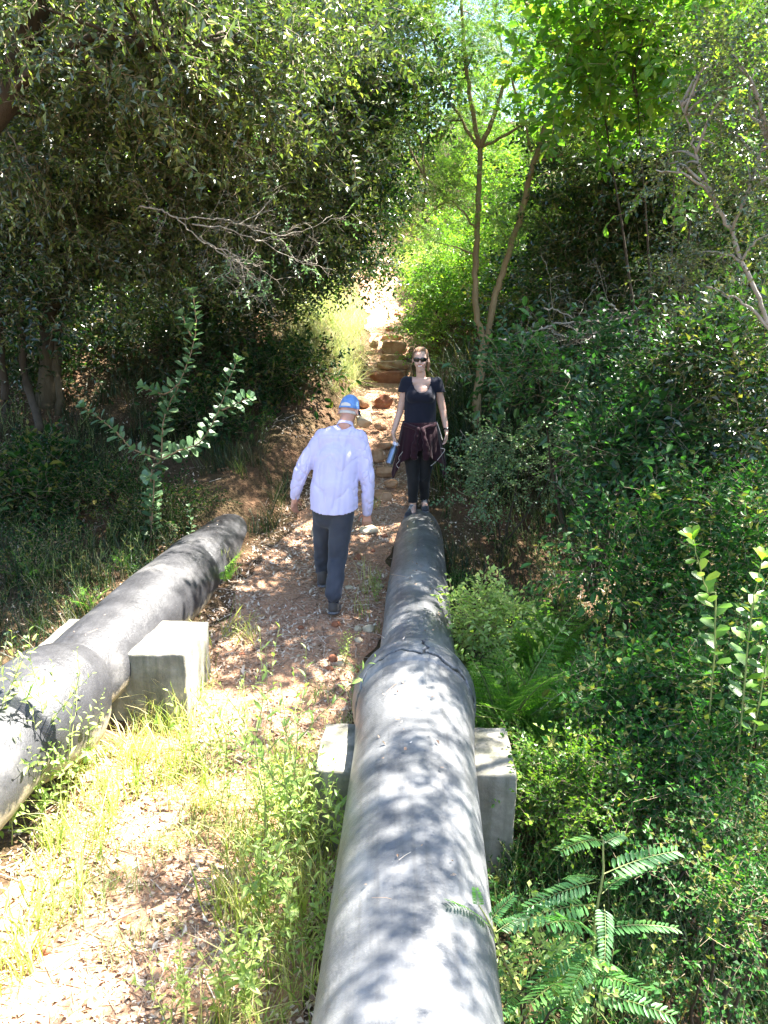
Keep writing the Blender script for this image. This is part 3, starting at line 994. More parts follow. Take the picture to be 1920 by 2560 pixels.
for sgn in (-1, 1):
    e = headc + side * .075 * sgn - hup * .012 - fwd * .004
    B_ += [(e, e + side * sgn * .012 - hup * .022 - fwd * .006, .018, .012, (side, .45)), (e + hup * .015, e + side * sgn * .012 + hup * .016 - fwd * .01, .013, .011, (side, .5))]
B_ += [(pelv + [.0, 0, .02], hipR, .08, .065), (pelv + [0, 0, .02], hipL, .08, .065), (hipR, kneeR, .07, .05), (kneeR, ankR, .05, .038), (hipL, kneeL, .07, .05), (kneeL, ankL, .052, .038)]
B_ += [(shR, elR, .048, .038), (elR, wrR, .038, .027), (shL, elL, .048, .038), (elL, wrL, .038, .027)]
B_ += hand(wrR, unit([.02, .12, -1]), unit([-.3, .9, 0]), unit([-1, -.1, 0]), 1.0, .75)
B_ += hand(wrL, unit([-.12, .2, -1]), unit([.6, .7, 0]), unit([.5, .8, -.1]), 1.0, .55)
solid('body', B_, .0052, M['skin_old'], man, 3)


def folds(cx, amp=.006, f=1.0, sd=0, vert=True):
    def post(co, nr):
        x, y, z = co[:, 0] - cx, co[:, 1], co[:, 2]
        a = np.arctan2(y - man_y, x)
        d = np.sin(a * 9 * f + z * 3 + sd) * .5 + np.sin(a * 17 * f - z * 5 + 1.3 + sd) * .35 + np.sin(x * 34 * f + z * 9 + sd) * .25 + np.sin(z * 24 + x * 18 + sd) * .22 + np.sin(z * 41 - x * 33 + sd * 2) * .14
        return co + nr * (d * amp)[:, None]
    return post


tilt = chest - pelv
S_ = []
lo = W(835, 1278, Y=6.15)
m1 = W(836, 1215, Y=6.17); m2 = W(842, 1150, Y=6.22)
S_ += [(lo, m1, .132, .135, [([1, 0, 0], 1.45), ([0, 1, 0], 1.06)]), (m1, m2, .135, .13, [([1, 0, 0], 1.42), ([0, 1, 0], 1.0)]),
       (m2, W(851, 1122, Y=6.28), .13, .112, [([1, 0, 0], 1.45), ([0, 1, 0], 1.0)]), (shL + [.03, .01, -.01], shR - [.02, -.01, .01], .088, .088, ([0, 1, 0], .95)),
       (shL + [.05, .01, 0], neckb + [-.02, .02, -.045], .085, .07), (shR + [-.05, .01, 0], neckb + [.02, .02, -.045], .085, .07), (W(852, 1115, Y=6.29), neckb + [0, .01, -.05], .105, .075)]
S_ += [(shL, W(772, 1142, Y=6.24), .076, .070), (W(772, 1142, Y=6.24), elL, .070, .065), (elL, W(742, 1215, Y=6.21), .064, .055), (W(742, 1215, Y=6.21), wrL - unit(wrL - elL) * .01, .055, .043)]
S_ += [(shR, W(911, 1150, Y=6.23), .074, .069), (W(911, 1150, Y=6.23), elR, .069, .063), (elR, W(920, 1245, Y=6.19), .063, .055), (W(920, 1245, Y=6.19), wrR - [0, 0, .005], .054, .046)]
zc = W(835, 1292, Y=6.0)[2]


def shirt_keep(V):
    body = (V[:, 0] > W(775, 1200, Y=6.1)[0] - .01) & (V[:, 0] < W(899, 1200, Y=6.1)[0])
    cut = zc + .002 + .62 * np.clip(np.abs(V[:, 0] - lo[0]) - .04, 0, 1) ** 1.6
    return ~(body & (V[:, 2] < cut))


def shirt_post(co, nr):
    co = folds(lo[0], .0034, .5)(co, nr)
    x, z = co[:, 0] - lo[0], co[:, 2]
    back = np.clip(-nr[:, 1], 0, 1)
    cr = np.array([1 - abs(mnoise.noise(Vector((a * 9 + 3, b * 6, c * 3.2)))) * 2 for a, b, c in co]) ** 4
    cr2 = np.array([1 - abs(mnoise.noise(Vector((a * 14, b * 9 + 7, c * 11 - a * 9)))) * 2 for a, b, c in co]) ** 5
    arm = np.clip((np.abs(co[:, 0] - lo[0]) - .15) / .06, 0, 1)
    co = co - nr * (cr * .010 * (1 - .5 * arm) + cr2 * (.002 + .007 * arm))[:, None]
    k = sstep(lo[2] + .72, lo[2] + .5, z)
    pl = np.exp(-((x - .05 - .12 * (z - lo[2])) / .012) ** 2) + np.exp(-((x - .0 - .13 * (z - lo[2])) / .012) ** 2) * .8 + np.exp(-((x + .09 - .02 * (z - lo[2])) / .018) ** 2) + np.exp(-((x - .11) / .016) ** 2) * .7
    co = co - nr * (pl * back * k * .006)[:, None]
    yoke = np.exp(-((z - (lo[2] + .60 - .3 * x * x)) / .005) ** 2) * back
    co = co - nr * (yoke * .004)[:, None]
    # loose drape near the waist on the left side
    f = np.exp(-((z - lo[2] - .24 + .9 * (x + .16)) / .02) ** 2) * sstep(-.02, -.14, x)
    return co - nr * (f * back * .012)[:, None]


so = solid('shirt', S_, .006, M['shirt'], man, 14, shirt_post, shirt_keep)
sol = so.modifiers.new('thickness', 'SOLIDIFY'); sol.thickness = .003; sol.offset = -1
# collar of the shirt: a leaning band round the neck
def band(c, ax, r, h, th, x_sc=1.0, a0=0, a1=2 * math.pi, n=48, flare=.0, ref=None):
    ax = unit(ax)
    X = unit(np.cross(ax, [0, 1, 0])) if ref is None else unit(ref)
    Yv = np.cross(ax, X)
    a = np.linspace(a0, a1, n)
    rows = []
    for (hh, rr) in ((0, r), (h, r + flare), (h, r + flare - th), (0, r - th)):
        rows.append(np.asarray(c) + ax * hh + rr * (X * x_sc * np.cos(a)[:, None] + Yv * np.sin(a)[:, None]))
    V = np.concatenate(rows)
    F = []
    for k in range(4):
        k2 = (k + 1) % 4
        for j in range(n - 1):
            F.append((k * n + j, k * n + j + 1, k2 * n + j + 1, k2 * n + j))
    return V, np.array(F)


V, F = band(neckb + [0, .0, -.012], headc - neckb + np.array([0, .05, .02]), .069, .036, .005, 1.03, flare=-.005)
build('collar', V, F, M['shirt'], so, smooth=False)
T_ = [(hipR + [0, 0, .05], kneeR, .104, .078), (kneeR, ankR + [0, .0, .05], .078, .066), (hipL + [0, 0, .05], kneeL, .104, .074), (kneeL, ankL + [0, 0, .05], .074, .064),
      (pelv, (hipR + hipL) / 2 + [0, .01, -.02], .122, .10, ([1, 0, 0], 1.22)), (hipR + [0, 0, -.03], hipL + [0, 0, -.03], .088, .088)]


def tr_post(co, nr):
    d = np.sin(co[:, 2] * 38 + co[:, 0] * 30) * .4 + np.sin(co[:, 2] * 75 - co[:, 0] * 50 + 1) * .3 + np.sin(co[:, 0] * 90 + co[:, 2] * 12) * .3
    low = sstep(gR + .6, gR + .15, co[:, 2])
    return co + nr * (d * (.003 + .006 * low))[:, None]


tro = solid('trousers', T_, .007, M['trouser'], man, 14, tr_post, lambda V: V[:, 2] > np.where(V[:, 0] > (ankR[0] + ankL[0]) / 2, ankR[2] - .01, ankL[2] - .02))


def shoe(name, ank, toe_dir, mat, parent, s=1.0, pitch=0.0, laces=False, gz=0.0):
    d = unit(toe_dir)
    u = unit(np.array([0, 0, 1.]) - d * d[2])
    heel = np.array([ank[0], ank[1], gz]) - d * .035 * s + u * .04 * s
    toe = heel + d * .20 * s
    pr = [(heel, heel + d * .07 * s, .036 * s, .038 * s), (heel + d * .05 * s, toe - u * .008 * s, .040 * s, .036 * s, (u, .8)), (heel + u * .015, heel + u * .06 * s + d * .012, .036 * s, .036 * s), (heel + d * .04 * s + u * .035 * s, heel + d * .12 * s + u * .005, .034 * s, .032 * s)]
    so_ = solid(name, pr, .005, mat, parent, 3, keep=lambda V: (V - heel) @ u < .088 * s)
    sp = [(heel - u * .034 * s, toe - u * .034 * s, .041 * s, .041 * s, (u, .3)), (heel + d * .1 * s - u * .034 * s, toe - u * .03 * s, .046 * s, .043 * s, (u, .3))]
    solid('sole', sp, .006, M['sole'], so_, 2)
    if laces:
        g = Geo()
        X = unit(np.cross(d, u))
        for i in range(4):
            c = heel + d * (.075 + .02 * i) * s + u * (.062 - .009 * i) * s
            g.add(*tube([c - X * .02 - u * .006, c + u * .004, c + X * .02 - u * .006], .003, 5))
        g.make('laces', M['lace'], so_)
    return so_


shoe('shoe', ankR, [.12, .9, -.28], M['shoe'], man, 1.12, gz=gR + .02)
shoe('shoe', ankL, [-.08, 1, .08], M['shoe'], man, 1.12, gz=gL)
# socks hide the shins between shoe and cuff
solid('sock', [(ankR + [0, .0, -.03], ankR + [0, 0, .05], .042, .046)], .006, M['navy'], man, 2)
# cap
cc = headc + hup * .028 + fwd * .004


def cap_keep(V):
    r = V - cc
    return (r @ hup) > (-.022 - .12 * (r @ fwd) * 0 + .0)


capo = solid('cap', [(cc - hup * .012, cc + hup * .022 + fwd * .006, .090, .082, (side, .93))], .0045, M['cap'], man, 3,
             lambda co, nr: co + nr * (.0018 * np.sin(np.arctan2((co - cc) @ side, (co - cc) @ fwd) * 6))[:, None], cap_keep)
g = Geo()
nb = 15
rows = []
for i in range(nb):
    a = R(-62 + 124 * i / (nb - 1))
    e = cc - hup * .02 + fwd * (.078 * math.cos(a)) + side * (.080 * math.sin(a))
    o_ = e + fwd * (.068 * math.cos(a) ** .6) + side * .012 * math.sin(a) - hup * (.016 + .018 * math.sin(a) ** 2)
    rows.append([e + hup * .003, o_ + hup * .002, o_ - hup * .002, e - hup * .002])
V = np.array(rows).reshape(-1, 3)
F = [(i * 4 + k, i * 4 + (k + 1) % 4, (i + 1) * 4 + (k + 1) % 4, (i + 1) * 4 + k) for i in range(nb - 1) for k in range(4)]
build('brim', V, F, M['cap'], capo, smooth=True)
# opening at the back of the cap and its strap
bk = -fwd
Vv, Ff, n_ = [], [], 14
for i in range(n_):
    a = R(-30 + 60 * i / (n_ - 1))
    for h in (-.008, .026 * math.cos(a * 2.6) ** .5 - .002 if abs(a * 2.6) < 1.56 else -.007):
        v = cc + (bk * math.cos(a) + side * .93 * math.sin(a)) * (.0925 - max(0, h) ** 2 * 6) + hup * (h - .004)
        Vv.append(v)
for i in range(n_ - 1): Ff.append((2 * i, 2 * i + 2, 2 * i + 3, 2 * i + 1))
build('cap_opening', Vv, Ff, M['hair_grey'], capo, smooth=True)
V, F = band(cc - hup * .022, hup, .0945, .012, .003, 1.0, n=20, a0=R(-38), a1=R(38), ref=bk)
build('strap', V, F, M['cap'], capo)
V, F = band(headc - hup * .038, hup, .078, .024, .003, 1.0, n=30, a0=R(-95), a1=R(95), ref=bk)
V = headc + (V - headc) + side[None] * (((V - headc) @ side) * -.08)[:, None]
build('hair', V, F, M['hair_grey'], man, smooth=True)
gl = empty('sunglasses', headc)
gl.parent = man
gl.location = tuple(headc - parent_loc(man))
for sgn in (-1, 1):
    V, F = tube([headc + side * .078 * sgn + hup * .004 - fwd * .01, headc + side * .08 * sgn + hup * .006 + fwd * .05, headc + side * .066 * sgn + hup * .004 + fwd * .085], [.003, .004, .005], 6)
    build('temple_arm', V, F, M['black'], gl)
    c = headc + fwd * .092 + side * .034 * sgn - hup * .002
    V, F = cap_mesh(c - side * .01, c + side * .01, .02, .02, (fwd, .25))
    build('lens', V, F, M['black'], gl, smooth=True)

# ---- the woman, facing the camera
wy = 7.85
gw = float(H(.36, wy))
wfL = W(1031, 1275, Y=7.78); wfR = W(1061, 1272, Y=7.92)
gz1, gz2 = float(H(wfL[0], 7.78)), float(H(wfR[0], 7.92))
aL = np.array([W(1032, 1262, Y=7.88)[0], 7.88, gz1 + .09]); aR = np.array([W(1061, 1262, Y=7.98)[0], 7.98, gz2 + .09])
kL, kR = W(1033, 1198, Y=7.84), W(1060, 1198, Y=7.9)
hL, hR = W(1030, 1108, Y=7.9), W(1068, 1108, Y=7.9)
pw, cw = W(1049, 1078, Y=7.9), W(1051, 985, Y=7.88)
sL, sR = W(1016, 955, Y=7.88), W(1092, 957, Y=7.88)
eL, eR = W(1001, 1025, Y=7.9), W(1107, 1025, Y=7.9)
rL, rR = W(983, 1082, Y=7.82), W(1116, 1077, Y=7.84)
nb_, hc = W(1053, 945, Y=7.9), W(1051, 899, Y=7.86)
wom = empty('person', (pw[0], wy, min(gz1, gz2)), 'smiling person in navy T-shirt, black leggings and sunglasses with a maroon jacket round the waist', 'person', 'people on the path')
fwd = unit([-.10, -.99, -.12]); side = unit(np.cross(fwd, UP)); hup = np.cross(side, fwd)   # side = her own right... image left is -x
B_ = [(pw, cw, .115, .125, ([0, 1, 0], .75)), (sL, sR, .05, .05), (cw, nb_ - [0, 0, .03], .09, .05), (nb_ - [0, 0, .03], hc - [0, 0, .03], .046, .046)]
B_ += [(hc + hup * .028 - fwd * .018, hc + hup * .015 + fwd * .002, .082, .080, (side, .9)), (hc + fwd * .034 - hup * .035, hc + fwd * .045 - hup * .088, .050, .029, (side, 1.05)), (hc - hup * .03, hc - hup * .03 + fwd * .02, .06, .058)]
B_ += [(hc + fwd * .082 + hup * .008, hc + fwd * .096 - hup * .022, .007, .011), (hc + fwd * .088 - hup * .025 + side * .009, hc + fwd * .088 - hup * .025 - side * .009, .007, .007)]
for s_ in (-1, 1):
    B_ += [(hc + side * .034 * s_ + fwd * .06 - hup * .02, hc + side * .030 * s_ + fwd * .066 - hup * .03, .021, .018), (hc + side * .074 * s_ - fwd * .004 + hup * .005, hc + side * .078 * s_ - fwd * .006 - hup * .03, .016, .010, (side, .5))]
B_ += [(pw, hL, .115, .09), (pw, hR, .115, .09), (hL, kL, .088, .053), (kL, aL, .054, .034), (hR, kR, .088, .053), (kR, aR, .054, .034)]
B_ += [(sL, eL, .044, .036), (eL, rL, .036, .023), (sR, eR, .044, .036), (eR, rR, .036, .023)]
for a_, gz_ in ((aL, gz1), (aR, gz2)): B_.append((a_ - [0, 0, .02], np.array([a_[0], a_[1] - .12, gz_ + .04]), .034, .03))
B_ += hand(rR, unit([.03, -.12, -1]), unit([-.75, -.1, 0]), unit([0, -1, -.1]), .92, .7)
bot_top = W(988, 1112, Y=7.76); bot_bot = W(972, 1160, Y=7.70)
B_ += hand(rL, unit([.10, -.25, -1]), unit([.9, -.1, -.1]), unit([-.05, -.95, -.1]), .92, 1.0)
bodyw = solid('body', B_, .0048, M['skin_fair'], wom, 3)
# face
mo = hc + fwd * .0885 - hup * .050
V, F = cap_mesh(mo - side * .017, mo + side * .017, .008, .008, (fwd, .5)); 
V = V + hup * (((V - mo) @ side) ** 2 * 14)[:, None]
build('lips', V, F, M['lip'], bodyw, smooth=True)
V, F = cap_mesh(mo - side * .014 + fwd * .003, mo + side * .014 + fwd * .003, .0048, .0048, (fwd, .5))
V = V + hup * (((V - mo) @ side) ** 2 * 14)[:, None]
build('teeth', V, F, M['teeth'], bodyw, smooth=True)
sg = empty('sunglasses', hc); sg.parent = wom; sg.location = tuple(hc - parent_loc(wom))
for s_ in (-1, 1):
    c = hc + fwd * .088 + side * .033 * s_ + hup * .014
    V, F = cap_mesh(c - side * .010, c + side * .010, .0215, .0215, (fwd, .22))
    V = V - fwd * (((V - hc) @ side) ** 2 * 4)[:, None]
    build('lens', V, F, M['black'], sg, smooth=True)
    V, F = tube([hc + side * .062 * s_ + hup * .02 + fwd * .072, hc + side * .078 * s_ + hup * .018 + fwd * .02, hc + side * .079 * s_ + hup * .012 - fwd * .015], [.0035, .003, .0025], 6)
    build('temple_arm', V, F, M['black'], sg)
V, F = tube([hc + side * .02 + hup * .022 + fwd * .091, hc + hup * .024 + fwd * .094, hc - side * .02 + hup * .022 + fwd * .091], .0035, 6)
build('bridge', V, F, M['black'], sg)
# hair: pulled back, a strand to the side
hr = [(hc + hup * .036 - fwd * .028, hc + hup * .024 - fwd * .014, .088, .086, (side, .92)), (hc - fwd * .05, hc - fwd * .05 - hup * .03, .06, .045)]


def hair_keep(V):
    r = V - hc
    f, u = r @ fwd, r @ hup
    return ~((f > .025 - .5 * (u - .075)) & (u < .085)) | ((f < .03) & (u > -.01))


solid('hair', hr, .005, M['hair'], wom, 2, lambda co, nr: co + nr * (.0015 * np.sin(co[:, 0] * 400 + co[:, 2] * 60))[:, None], hair_keep)
sx_ = np.array([1., 0, 0])
solid('ponytail', [(hc + sx_ * .058 - fwd * .055, hc + sx_ * .080 - hup * .04, .024, .019), (hc + sx_ * .080 - hup * .04, hc + sx_ * .078 - hup * .105 + fwd * .01, .019, .010)], .005, M['hair'], wom, 2,
      lambda co, nr: co + nr * (.002 * np.sin(co[:, 0] * 500 + co[:, 1] * 300))[:, None])
# T-shirt
hem = W(1048, 1078, Y=7.85)[2]
S_ = [(W(1049, 1066, Y=7.9), cw, .150, .142, [([1, 0, 0], 1.12), ([0, 1, 0], .84)]), (cw, W(1052, 962, Y=7.88), .142, .08, ([0, 1, 0], .82)), (sL - [0, 0, .004], sR - [0, 0, .004], .058, .058),
      (sL, sL + (eL - sL) * .36, .060, .066), (sR, sR + (eR - sR) * .36, .060, .066), (W(1040, 955, Y=7.9), W(1064, 955, Y=7.9), .07, .07)]
S_.append((cw + [-.06, -.05, -.02], cw + [.06, -.05, -.02], .085, .085))


def tee_keep(V):
    r = V - np.array([nb_[0], 7.88, 0])
    neck = (r[:, 0] / .092) ** 2 + ((V[:, 2] - (nb_[2] + .02)) / .152) ** 2 < 1
    neck &= (V[:, 1] < 7.93) | (V[:, 2] > nb_[2] - .01)
    arm = (np.abs(V[:, 0] - cw[0]) > .16) & (V[:, 2] < W(1005, 981, Y=7.88)[2])
    return ~neck & (V[:, 2] > hem) & ~arm


def tee_post(co, nr):
    d = np.sin(co[:, 2] * 30 + co[:, 0] * 22) * .4 + np.sin(co[:, 0] * 46 - co[:, 2] * 12 + 1) * .4 + np.sin(co[:, 2] * 66 + co[:, 0] * 31) * .2
    low = sstep(cw[2], hem, co[:, 2])
    return co + nr * (d * (.0015 + .0045 * low))[:, None]


te = solid('t_shirt', S_, .0062, M['navy'], wom, 9, tee_post, tee_keep)
q_ = te.modifiers.new('thickness', 'SOLIDIFY'); q_.thickness = .002; q_.offset = -1
L_ = [(pw - [0, 0, 0], pw - [0, 0, .04], .14, .14, ([0, 1, 0], .85)), (hL, kL, .104, .061), (kL, aL + [0, 0, .02], .063, .047), (hR, kR, .104, .061), (kR, aR + [0, 0, .02], .063, .047)]
solid('leggings', L_, .006, M['legging'], wom, 3, lambda co, nr: co + nr * (.0016 * np.sin(co[:, 2] * 60 + co[:, 0] * 40))[:, None], lambda V: V[:, 2] > min(aL[2], aR[2]) + .03)
shoe('shoe', aL, [-.32, -.95, -.02], M['shoe_grey'], wom, 1.0, laces=True, gz=gz1)
shoe('shoe', aR, [.02, -1, -.02], M['shoe_grey'], wom, 1.0, laces=True, gz=gz2)
# jacket tied round the waist: a skirt of cloth with hanging fronts and tied sleeves
jg = Geo()
na, nz = 140, 40
top, = (W(1049, 1053, Y=7.9)[2],)
th = np.linspace(0, 2 * math.pi, na, endpoint=False)
drop = .40 + .16 * np.exp(-((np.mod(th - R(-18) + math.pi, 2 * math.pi) - math.pi) / .22) ** 2) + .17 * np.exp(-((np.mod(th - R(198) + math.pi, 2 * math.pi) - math.pi) / .22) ** 2)
front = np.exp(-((np.mod(th - R(270) + math.pi, 2 * math.pi) - math.pi) / .55) ** 2)
drop = drop - .13 * front
rows = []
for k in range(nz):
    f = k / (nz - 1)
    rad = .165 + .055 * f ** .8 + .010 * np.sin(th * 11 + f * 2) * f + .006 * np.sin(th * 23 + 1) * f
    rad = rad * (1 + .24 * f * (np.exp(-((np.mod(th - R(-18) + math.pi, 2 * math.pi) - math.pi) / .4) ** 2) + np.exp(-((np.mod(th - R(198) + math.pi, 2 * math.pi) - math.pi) / .4) ** 2)))
    rows.append(np.stack([pw[0] + rad * 1.0 * np.cos(th), 7.9 + rad * .84 * np.sin(th), top - drop * f], -1))
V = np.array(rows).reshape(-1, 3)
F = [(k * na + j, k * na + (j + 1) % na, (k + 1) * na + (j + 1) % na, (k + 1) * na + j) for k in range(nz - 1) for j in range(na)]
jk = build('jacket', V, F, M['maroon'], wom, smooth=True)
q_ = jk.modifiers.new('thickness', 'SOLIDIFY'); q_.thickness = .006
for s_ in (-1, 1):
    solid('sleeve', [(np.array([pw[0] + s_ * .15, 7.80, top - .02]), np.array([pw[0] + s_ * .02, 7.725, top - .055]), .022, .02), (np.array([pw[0] + s_ * .02, 7.725, top - .055]), np.array([pw[0] + s_ * .055, 7.70, top - .21]), .024, .022),
                     (np.array([pw[0] + s_ * .055, 7.70, top - .21]), np.array([pw[0] + s_ * .06, 7.70, top - .33]), .034, .036, ([0, 1, 0], .5))], .006, M['maroon'], jk, 3,
          lambda co, nr: co + nr * (.003 * np.sin(co[:, 2] * 90 + co[:, 0] * 30))[:, None])
for pts in ([(1007, 1129), (997, 1143), (998, 1152), (991, 1162), (997, 1171)], [(1101, 1120), (1112, 1124), (1104, 1137), (1092, 1152), (1077, 1165)]):
    P = smooth_path([W(a, b, Y=7.76) for a, b in pts], 5)
    V, F = tube(P, .0028, 5)
    build('zip', V, F, M['zip'], jk)
V, F = tube([W(1093, 1056, Y=7.75), W(1099, 1075, Y=7.745), W(1106, 1100, Y=7.74)], .0028, 5)
build('zip', V, F, M['zip'], jk)
V, F = band(rR + (eR - rR) * .04 - [0, 0, .0], eR - rR, .030, .018, .004, 1.0, ref=[1, 0, 0])
build('watch', V, F, M['black'], wom, smooth=True)
# water bottle, held
ax = unit(bot_top - bot_bot)
bt = empty('water_bottle', bot_bot, 'silver blue metal water bottle held low in the hand of the person facing the camera', 'bottle')
pp = [(0, .030), (.006, .036), (.15, .036), (.175, .030), (.185, .022), (.20, .022)]
V, F = tube([bot_bot + ax * a for a, _ in pp], [r for _, r in pp], 28)
build('bottle_body', V, F, M['steel'], bt, smooth=False)
V, F = tube([bot_bot + ax * a for a in (.196, .2, .225, .23)], [.026, .028, .028, .02], 24)
build('lid', V, F, plain('pale_lid', (.7, .65, .75), .4), bt)
V, F = tube([bot_bot + ax * .23 + np.array([math.cos(a) * .02, 0, 0]) + ax * math.sin(a) * .022 for a in np.linspace(0, math.pi, 9)], .004, 6)
build('loop', V, F, M['black'], bt)
# ---------------------------------------------------------------- foliage templates
TW = {
    'olive': [twig(.34, 14, .064, .030, 58, r=.0028, seed=i) for i in range(5)],
    'dark': [twig(.36, 13, .062, .034, 55, r=.0025, seed=10 + i) for i in range(5)],
    'broad': [twig(.38, 11, .095, .055, 55, r=.003, seed=20 + i, detail=1) for i in range(4)],
    'mid': [twig(.30, 12, .060, .036, 60, r=.002, seed=30 + i) for i in range(4)] + [twig(.26, 16, .040, .022, 60, r=.002, seed=36), twig(.34, 8, .085, .045, 55, r=.002, seed=37, detail=1)],
    'smallround': [twig(.24, 15, .030, .022, 65, r=.0016, seed=40 + i) for i in range(5)],
    'hill': [twig(.5, 14, .085, .045, 55, r=.004, seed=50 + i) for i in range(4)],
    'bare': [],
}


def bare_twig(seed, L=.45, r=.0022):
    q = np.random.default_rng(seed)
    g = Geo()
    def rec(p, d, L, r, k):
        n = 5
        P = [p]
        for i in range(n):
            d = unit(d + q.normal(0, .22, 3))
            P.append(P[-1] + d * L / n)
        g.add(*tube(P, np.linspace(r, r * .45, n + 1), 3), 1, .5)
        if k:
            for i in (1, 2, 3, 4):
                if q.random() < .75:
                    rec(P[i], unit(d + q.normal(0, .75, 3)), L * .5, r * .6, k - 1)
    rec(np.zeros(3), np.array([0, 1., 0]), L, r, 2)
    return g.arrays()


TW['bare'] = [bare_twig(i) for i in range(6)]


def feather(seed):
    q = np.random.default_rng(seed)
    fr = [frond(.15, 9, .026, .008, seed=seed * 10 + k, arch=.3, taper=.4) for k in range(3)]
    items = [(twig(.38, 0, 0, 0, r=.0022, seed=seed), (0, 0, 0), (0, 1, 0), 0, 1)]
    for i in range(9):
        a = R(58) * (1 if i % 2 else -1) + q.normal(0, .25)
        items.append((fr[i % 3], (0, .05 + .036 * i, 0), (math.sin(a), math.cos(a), q.normal(0, .3)), q.normal(0, .4), q.uniform(.8, 1.15)))
    return merge_templates(items)


TW['feather'] = [feather(i) for i in range(3)]
TW['fern'] = [frond(.55, 22, .105, .016, seed=i, arch=.45, taper=.62, r=.003, ang=80, rise=.25) for i in range(3)]


def fern_detailed(seed):
    """a frond whose pinnae are themselves toothed"""
    q = np.random.default_rng(seed)
    pin = frond(.12, 11, .022, .0125, seed=seed, arch=.15, taper=.8, r=.0006, ang=72)
    items = []
    L, n = .5, 17
    tt = np.linspace(0, 1, 8)
    items.append(((tube(np.stack([tt * 0, L * tt, L * (.22 * tt - .42 * tt ** 2)], -1), np.linspace(.003, .001, 8), 4)) + (np.full(8 * 4 * 2 - 8 + 8, 1), np.full(8 * 4 + 2, .5)), (0, 0, 0), (0, 1, 0), 0, 1))
    V, F = tube(np.stack([tt * 0, L * tt, L * (.22 * tt - .42 * tt ** 2)], -1), np.linspace(.003, .001, 8), 4)
    items[0] = ((V, F, np.full(len(F), 1), np.full(len(V), .5)), (0, 0, 0), (0, 1, 0), 0, 1)
    for i in range(n):
        f = .12 + .86 * i / (n - 1)
        z = L * (.22 * f - .42 * f * f)
        for s in (-1, 1):
            items.append((pin, (0, L * f, z), (s * .95, .35, -.25 * f + q.normal(0, .08)), q.normal(0, .15), max(.12, 1 - abs(f - .3) ** 1.1 * 1.4)))
    return merge_templates(items)


TW['fern2'] = [fern_detailed(i) for i in range(2)]


def grass_tuft(seed, n=14, h=.35, w=.006, bend=.6, spread=.05):
    q = np.random.default_rng(seed)
    g = Geo()
    for _ in range(n):
        a = q.uniform(0, 6.28)
        d = np.array([math.cos(a), math.sin(a)])
        hh, bb, ww = h * q.uniform(.45, 1.1), bend * q.uniform(.3, 1.3), w * q.uniform(.6, 1.2)
        p0 = np.array([*(q.normal(0, spread, 2)), 0])
        s = np.array([-d[1], d[0], 0])
        V = []
        m = 5
        for i in range(m):
            f = i / (m - 1)
            c = p0 + np.array([*(d * bb * hh * f * f), hh * (f - .35 * bb * f ** 3)])
            k = (1 - f ** 2) * ww / 2 + .0003
            V += [c - s * k, c + s * k]
        F = []
        for i in range(m - 1):
            F += [(2 * i, 2 * i + 1, 2 * i + 3), (2 * i, 2 * i + 3, 2 * i + 2)]
        g.add(V, F, 0, q.uniform(0, 1))
    V, F, Mi, T = g.arrays()
    # stored so that the tuft's "up" is local +Y
    V = np.stack([V[:, 0], V[:, 2], -V[:, 1]], -1)
    return V, F, Mi, T


TG = {'grass': [grass_tuft(i) for i in range(6)], 'long': [grass_tuft(20 + i, 18, .75, .010, 1.1, .05) for i in range(4)],
      'short': [grass_tuft(40 + i, 12, .16, .004, .7, .05) for i in range(4)],
      'arch': [grass_tuft(60 + i, 26, .8, .0055, 1.25, .06) for i in range(4)],
      'broad': [grass_tuft(80 + i, 9, .30, .013, .8, .06) for i in range(4)]}


def weed(seed, h=.6, ll=.075, lw=.022, n=16, br=0, lean=.12, top=True):
    """an upright stem with lance-shaped leaves; up is local +Y"""
    q = np.random.default_rng(seed)
    g = Geo()
    m = 7
    P = np.cumsum(np.vstack([[0, 0, 0], np.stack([q.normal(0, lean * h / m, m), np.full(m, h / m), q.normal(0, lean * h / m, m)], -1)]), 0)
    g.add(*tube(P, np.linspace(.0035, .0012, m + 1), 4), 1, .5)
    for i in range(n):
        f = .12 + .88 * i / (n - 1)
        p = np.array([np.interp(f * m, range(m + 1), P[:, k]) for k in range(3)])
        a = i * 2.4 + q.normal(0, .3)
        el = .35 + .6 * f + q.normal(0, .15)
        d = np.array([math.cos(a) * math.cos(el), math.sin(el), math.sin(a) * math.cos(el)])
        s = q.uniform(.7, 1.1) * (1 - .55 * max(0, f - .7) / .3)
        leaf(g, p, d, np.array([0, 1., 0]) + .01, ll * s, lw * s, 0, q.uniform(0, 1), .18, .3, 1, .45)
    if br:
        base = weed(seed + 500, h * .5, ll * .9, lw * .9, max(5, n // 2), 0, lean)
        items = [(g.arrays(), (0, 0, 0), (0, 1, 0), 0, 1)]
        for b in range(br):
            f = .25 + .5 * b / br
            a = b * 2.3 + q.uniform(0, 1)
            p = np.array([np.interp(f * m, range(m + 1), P[:, k]) for k in range(3)])
            items.append((base, p, (math.cos(a) * .6, .8, math.sin(a) * .6), q.uniform(0, 6), q.uniform(.7, 1)))
        # identity orientation for the first: basis(0,1,0) maps x->x, z->z
        return merge_templates(items)
    return g.arrays()


TWD = [weed(i, br=i % 3) for i in range(6)]
TWS = [weed(30 + i, .28, .04, .018, 12, 2) for i in range(4)]


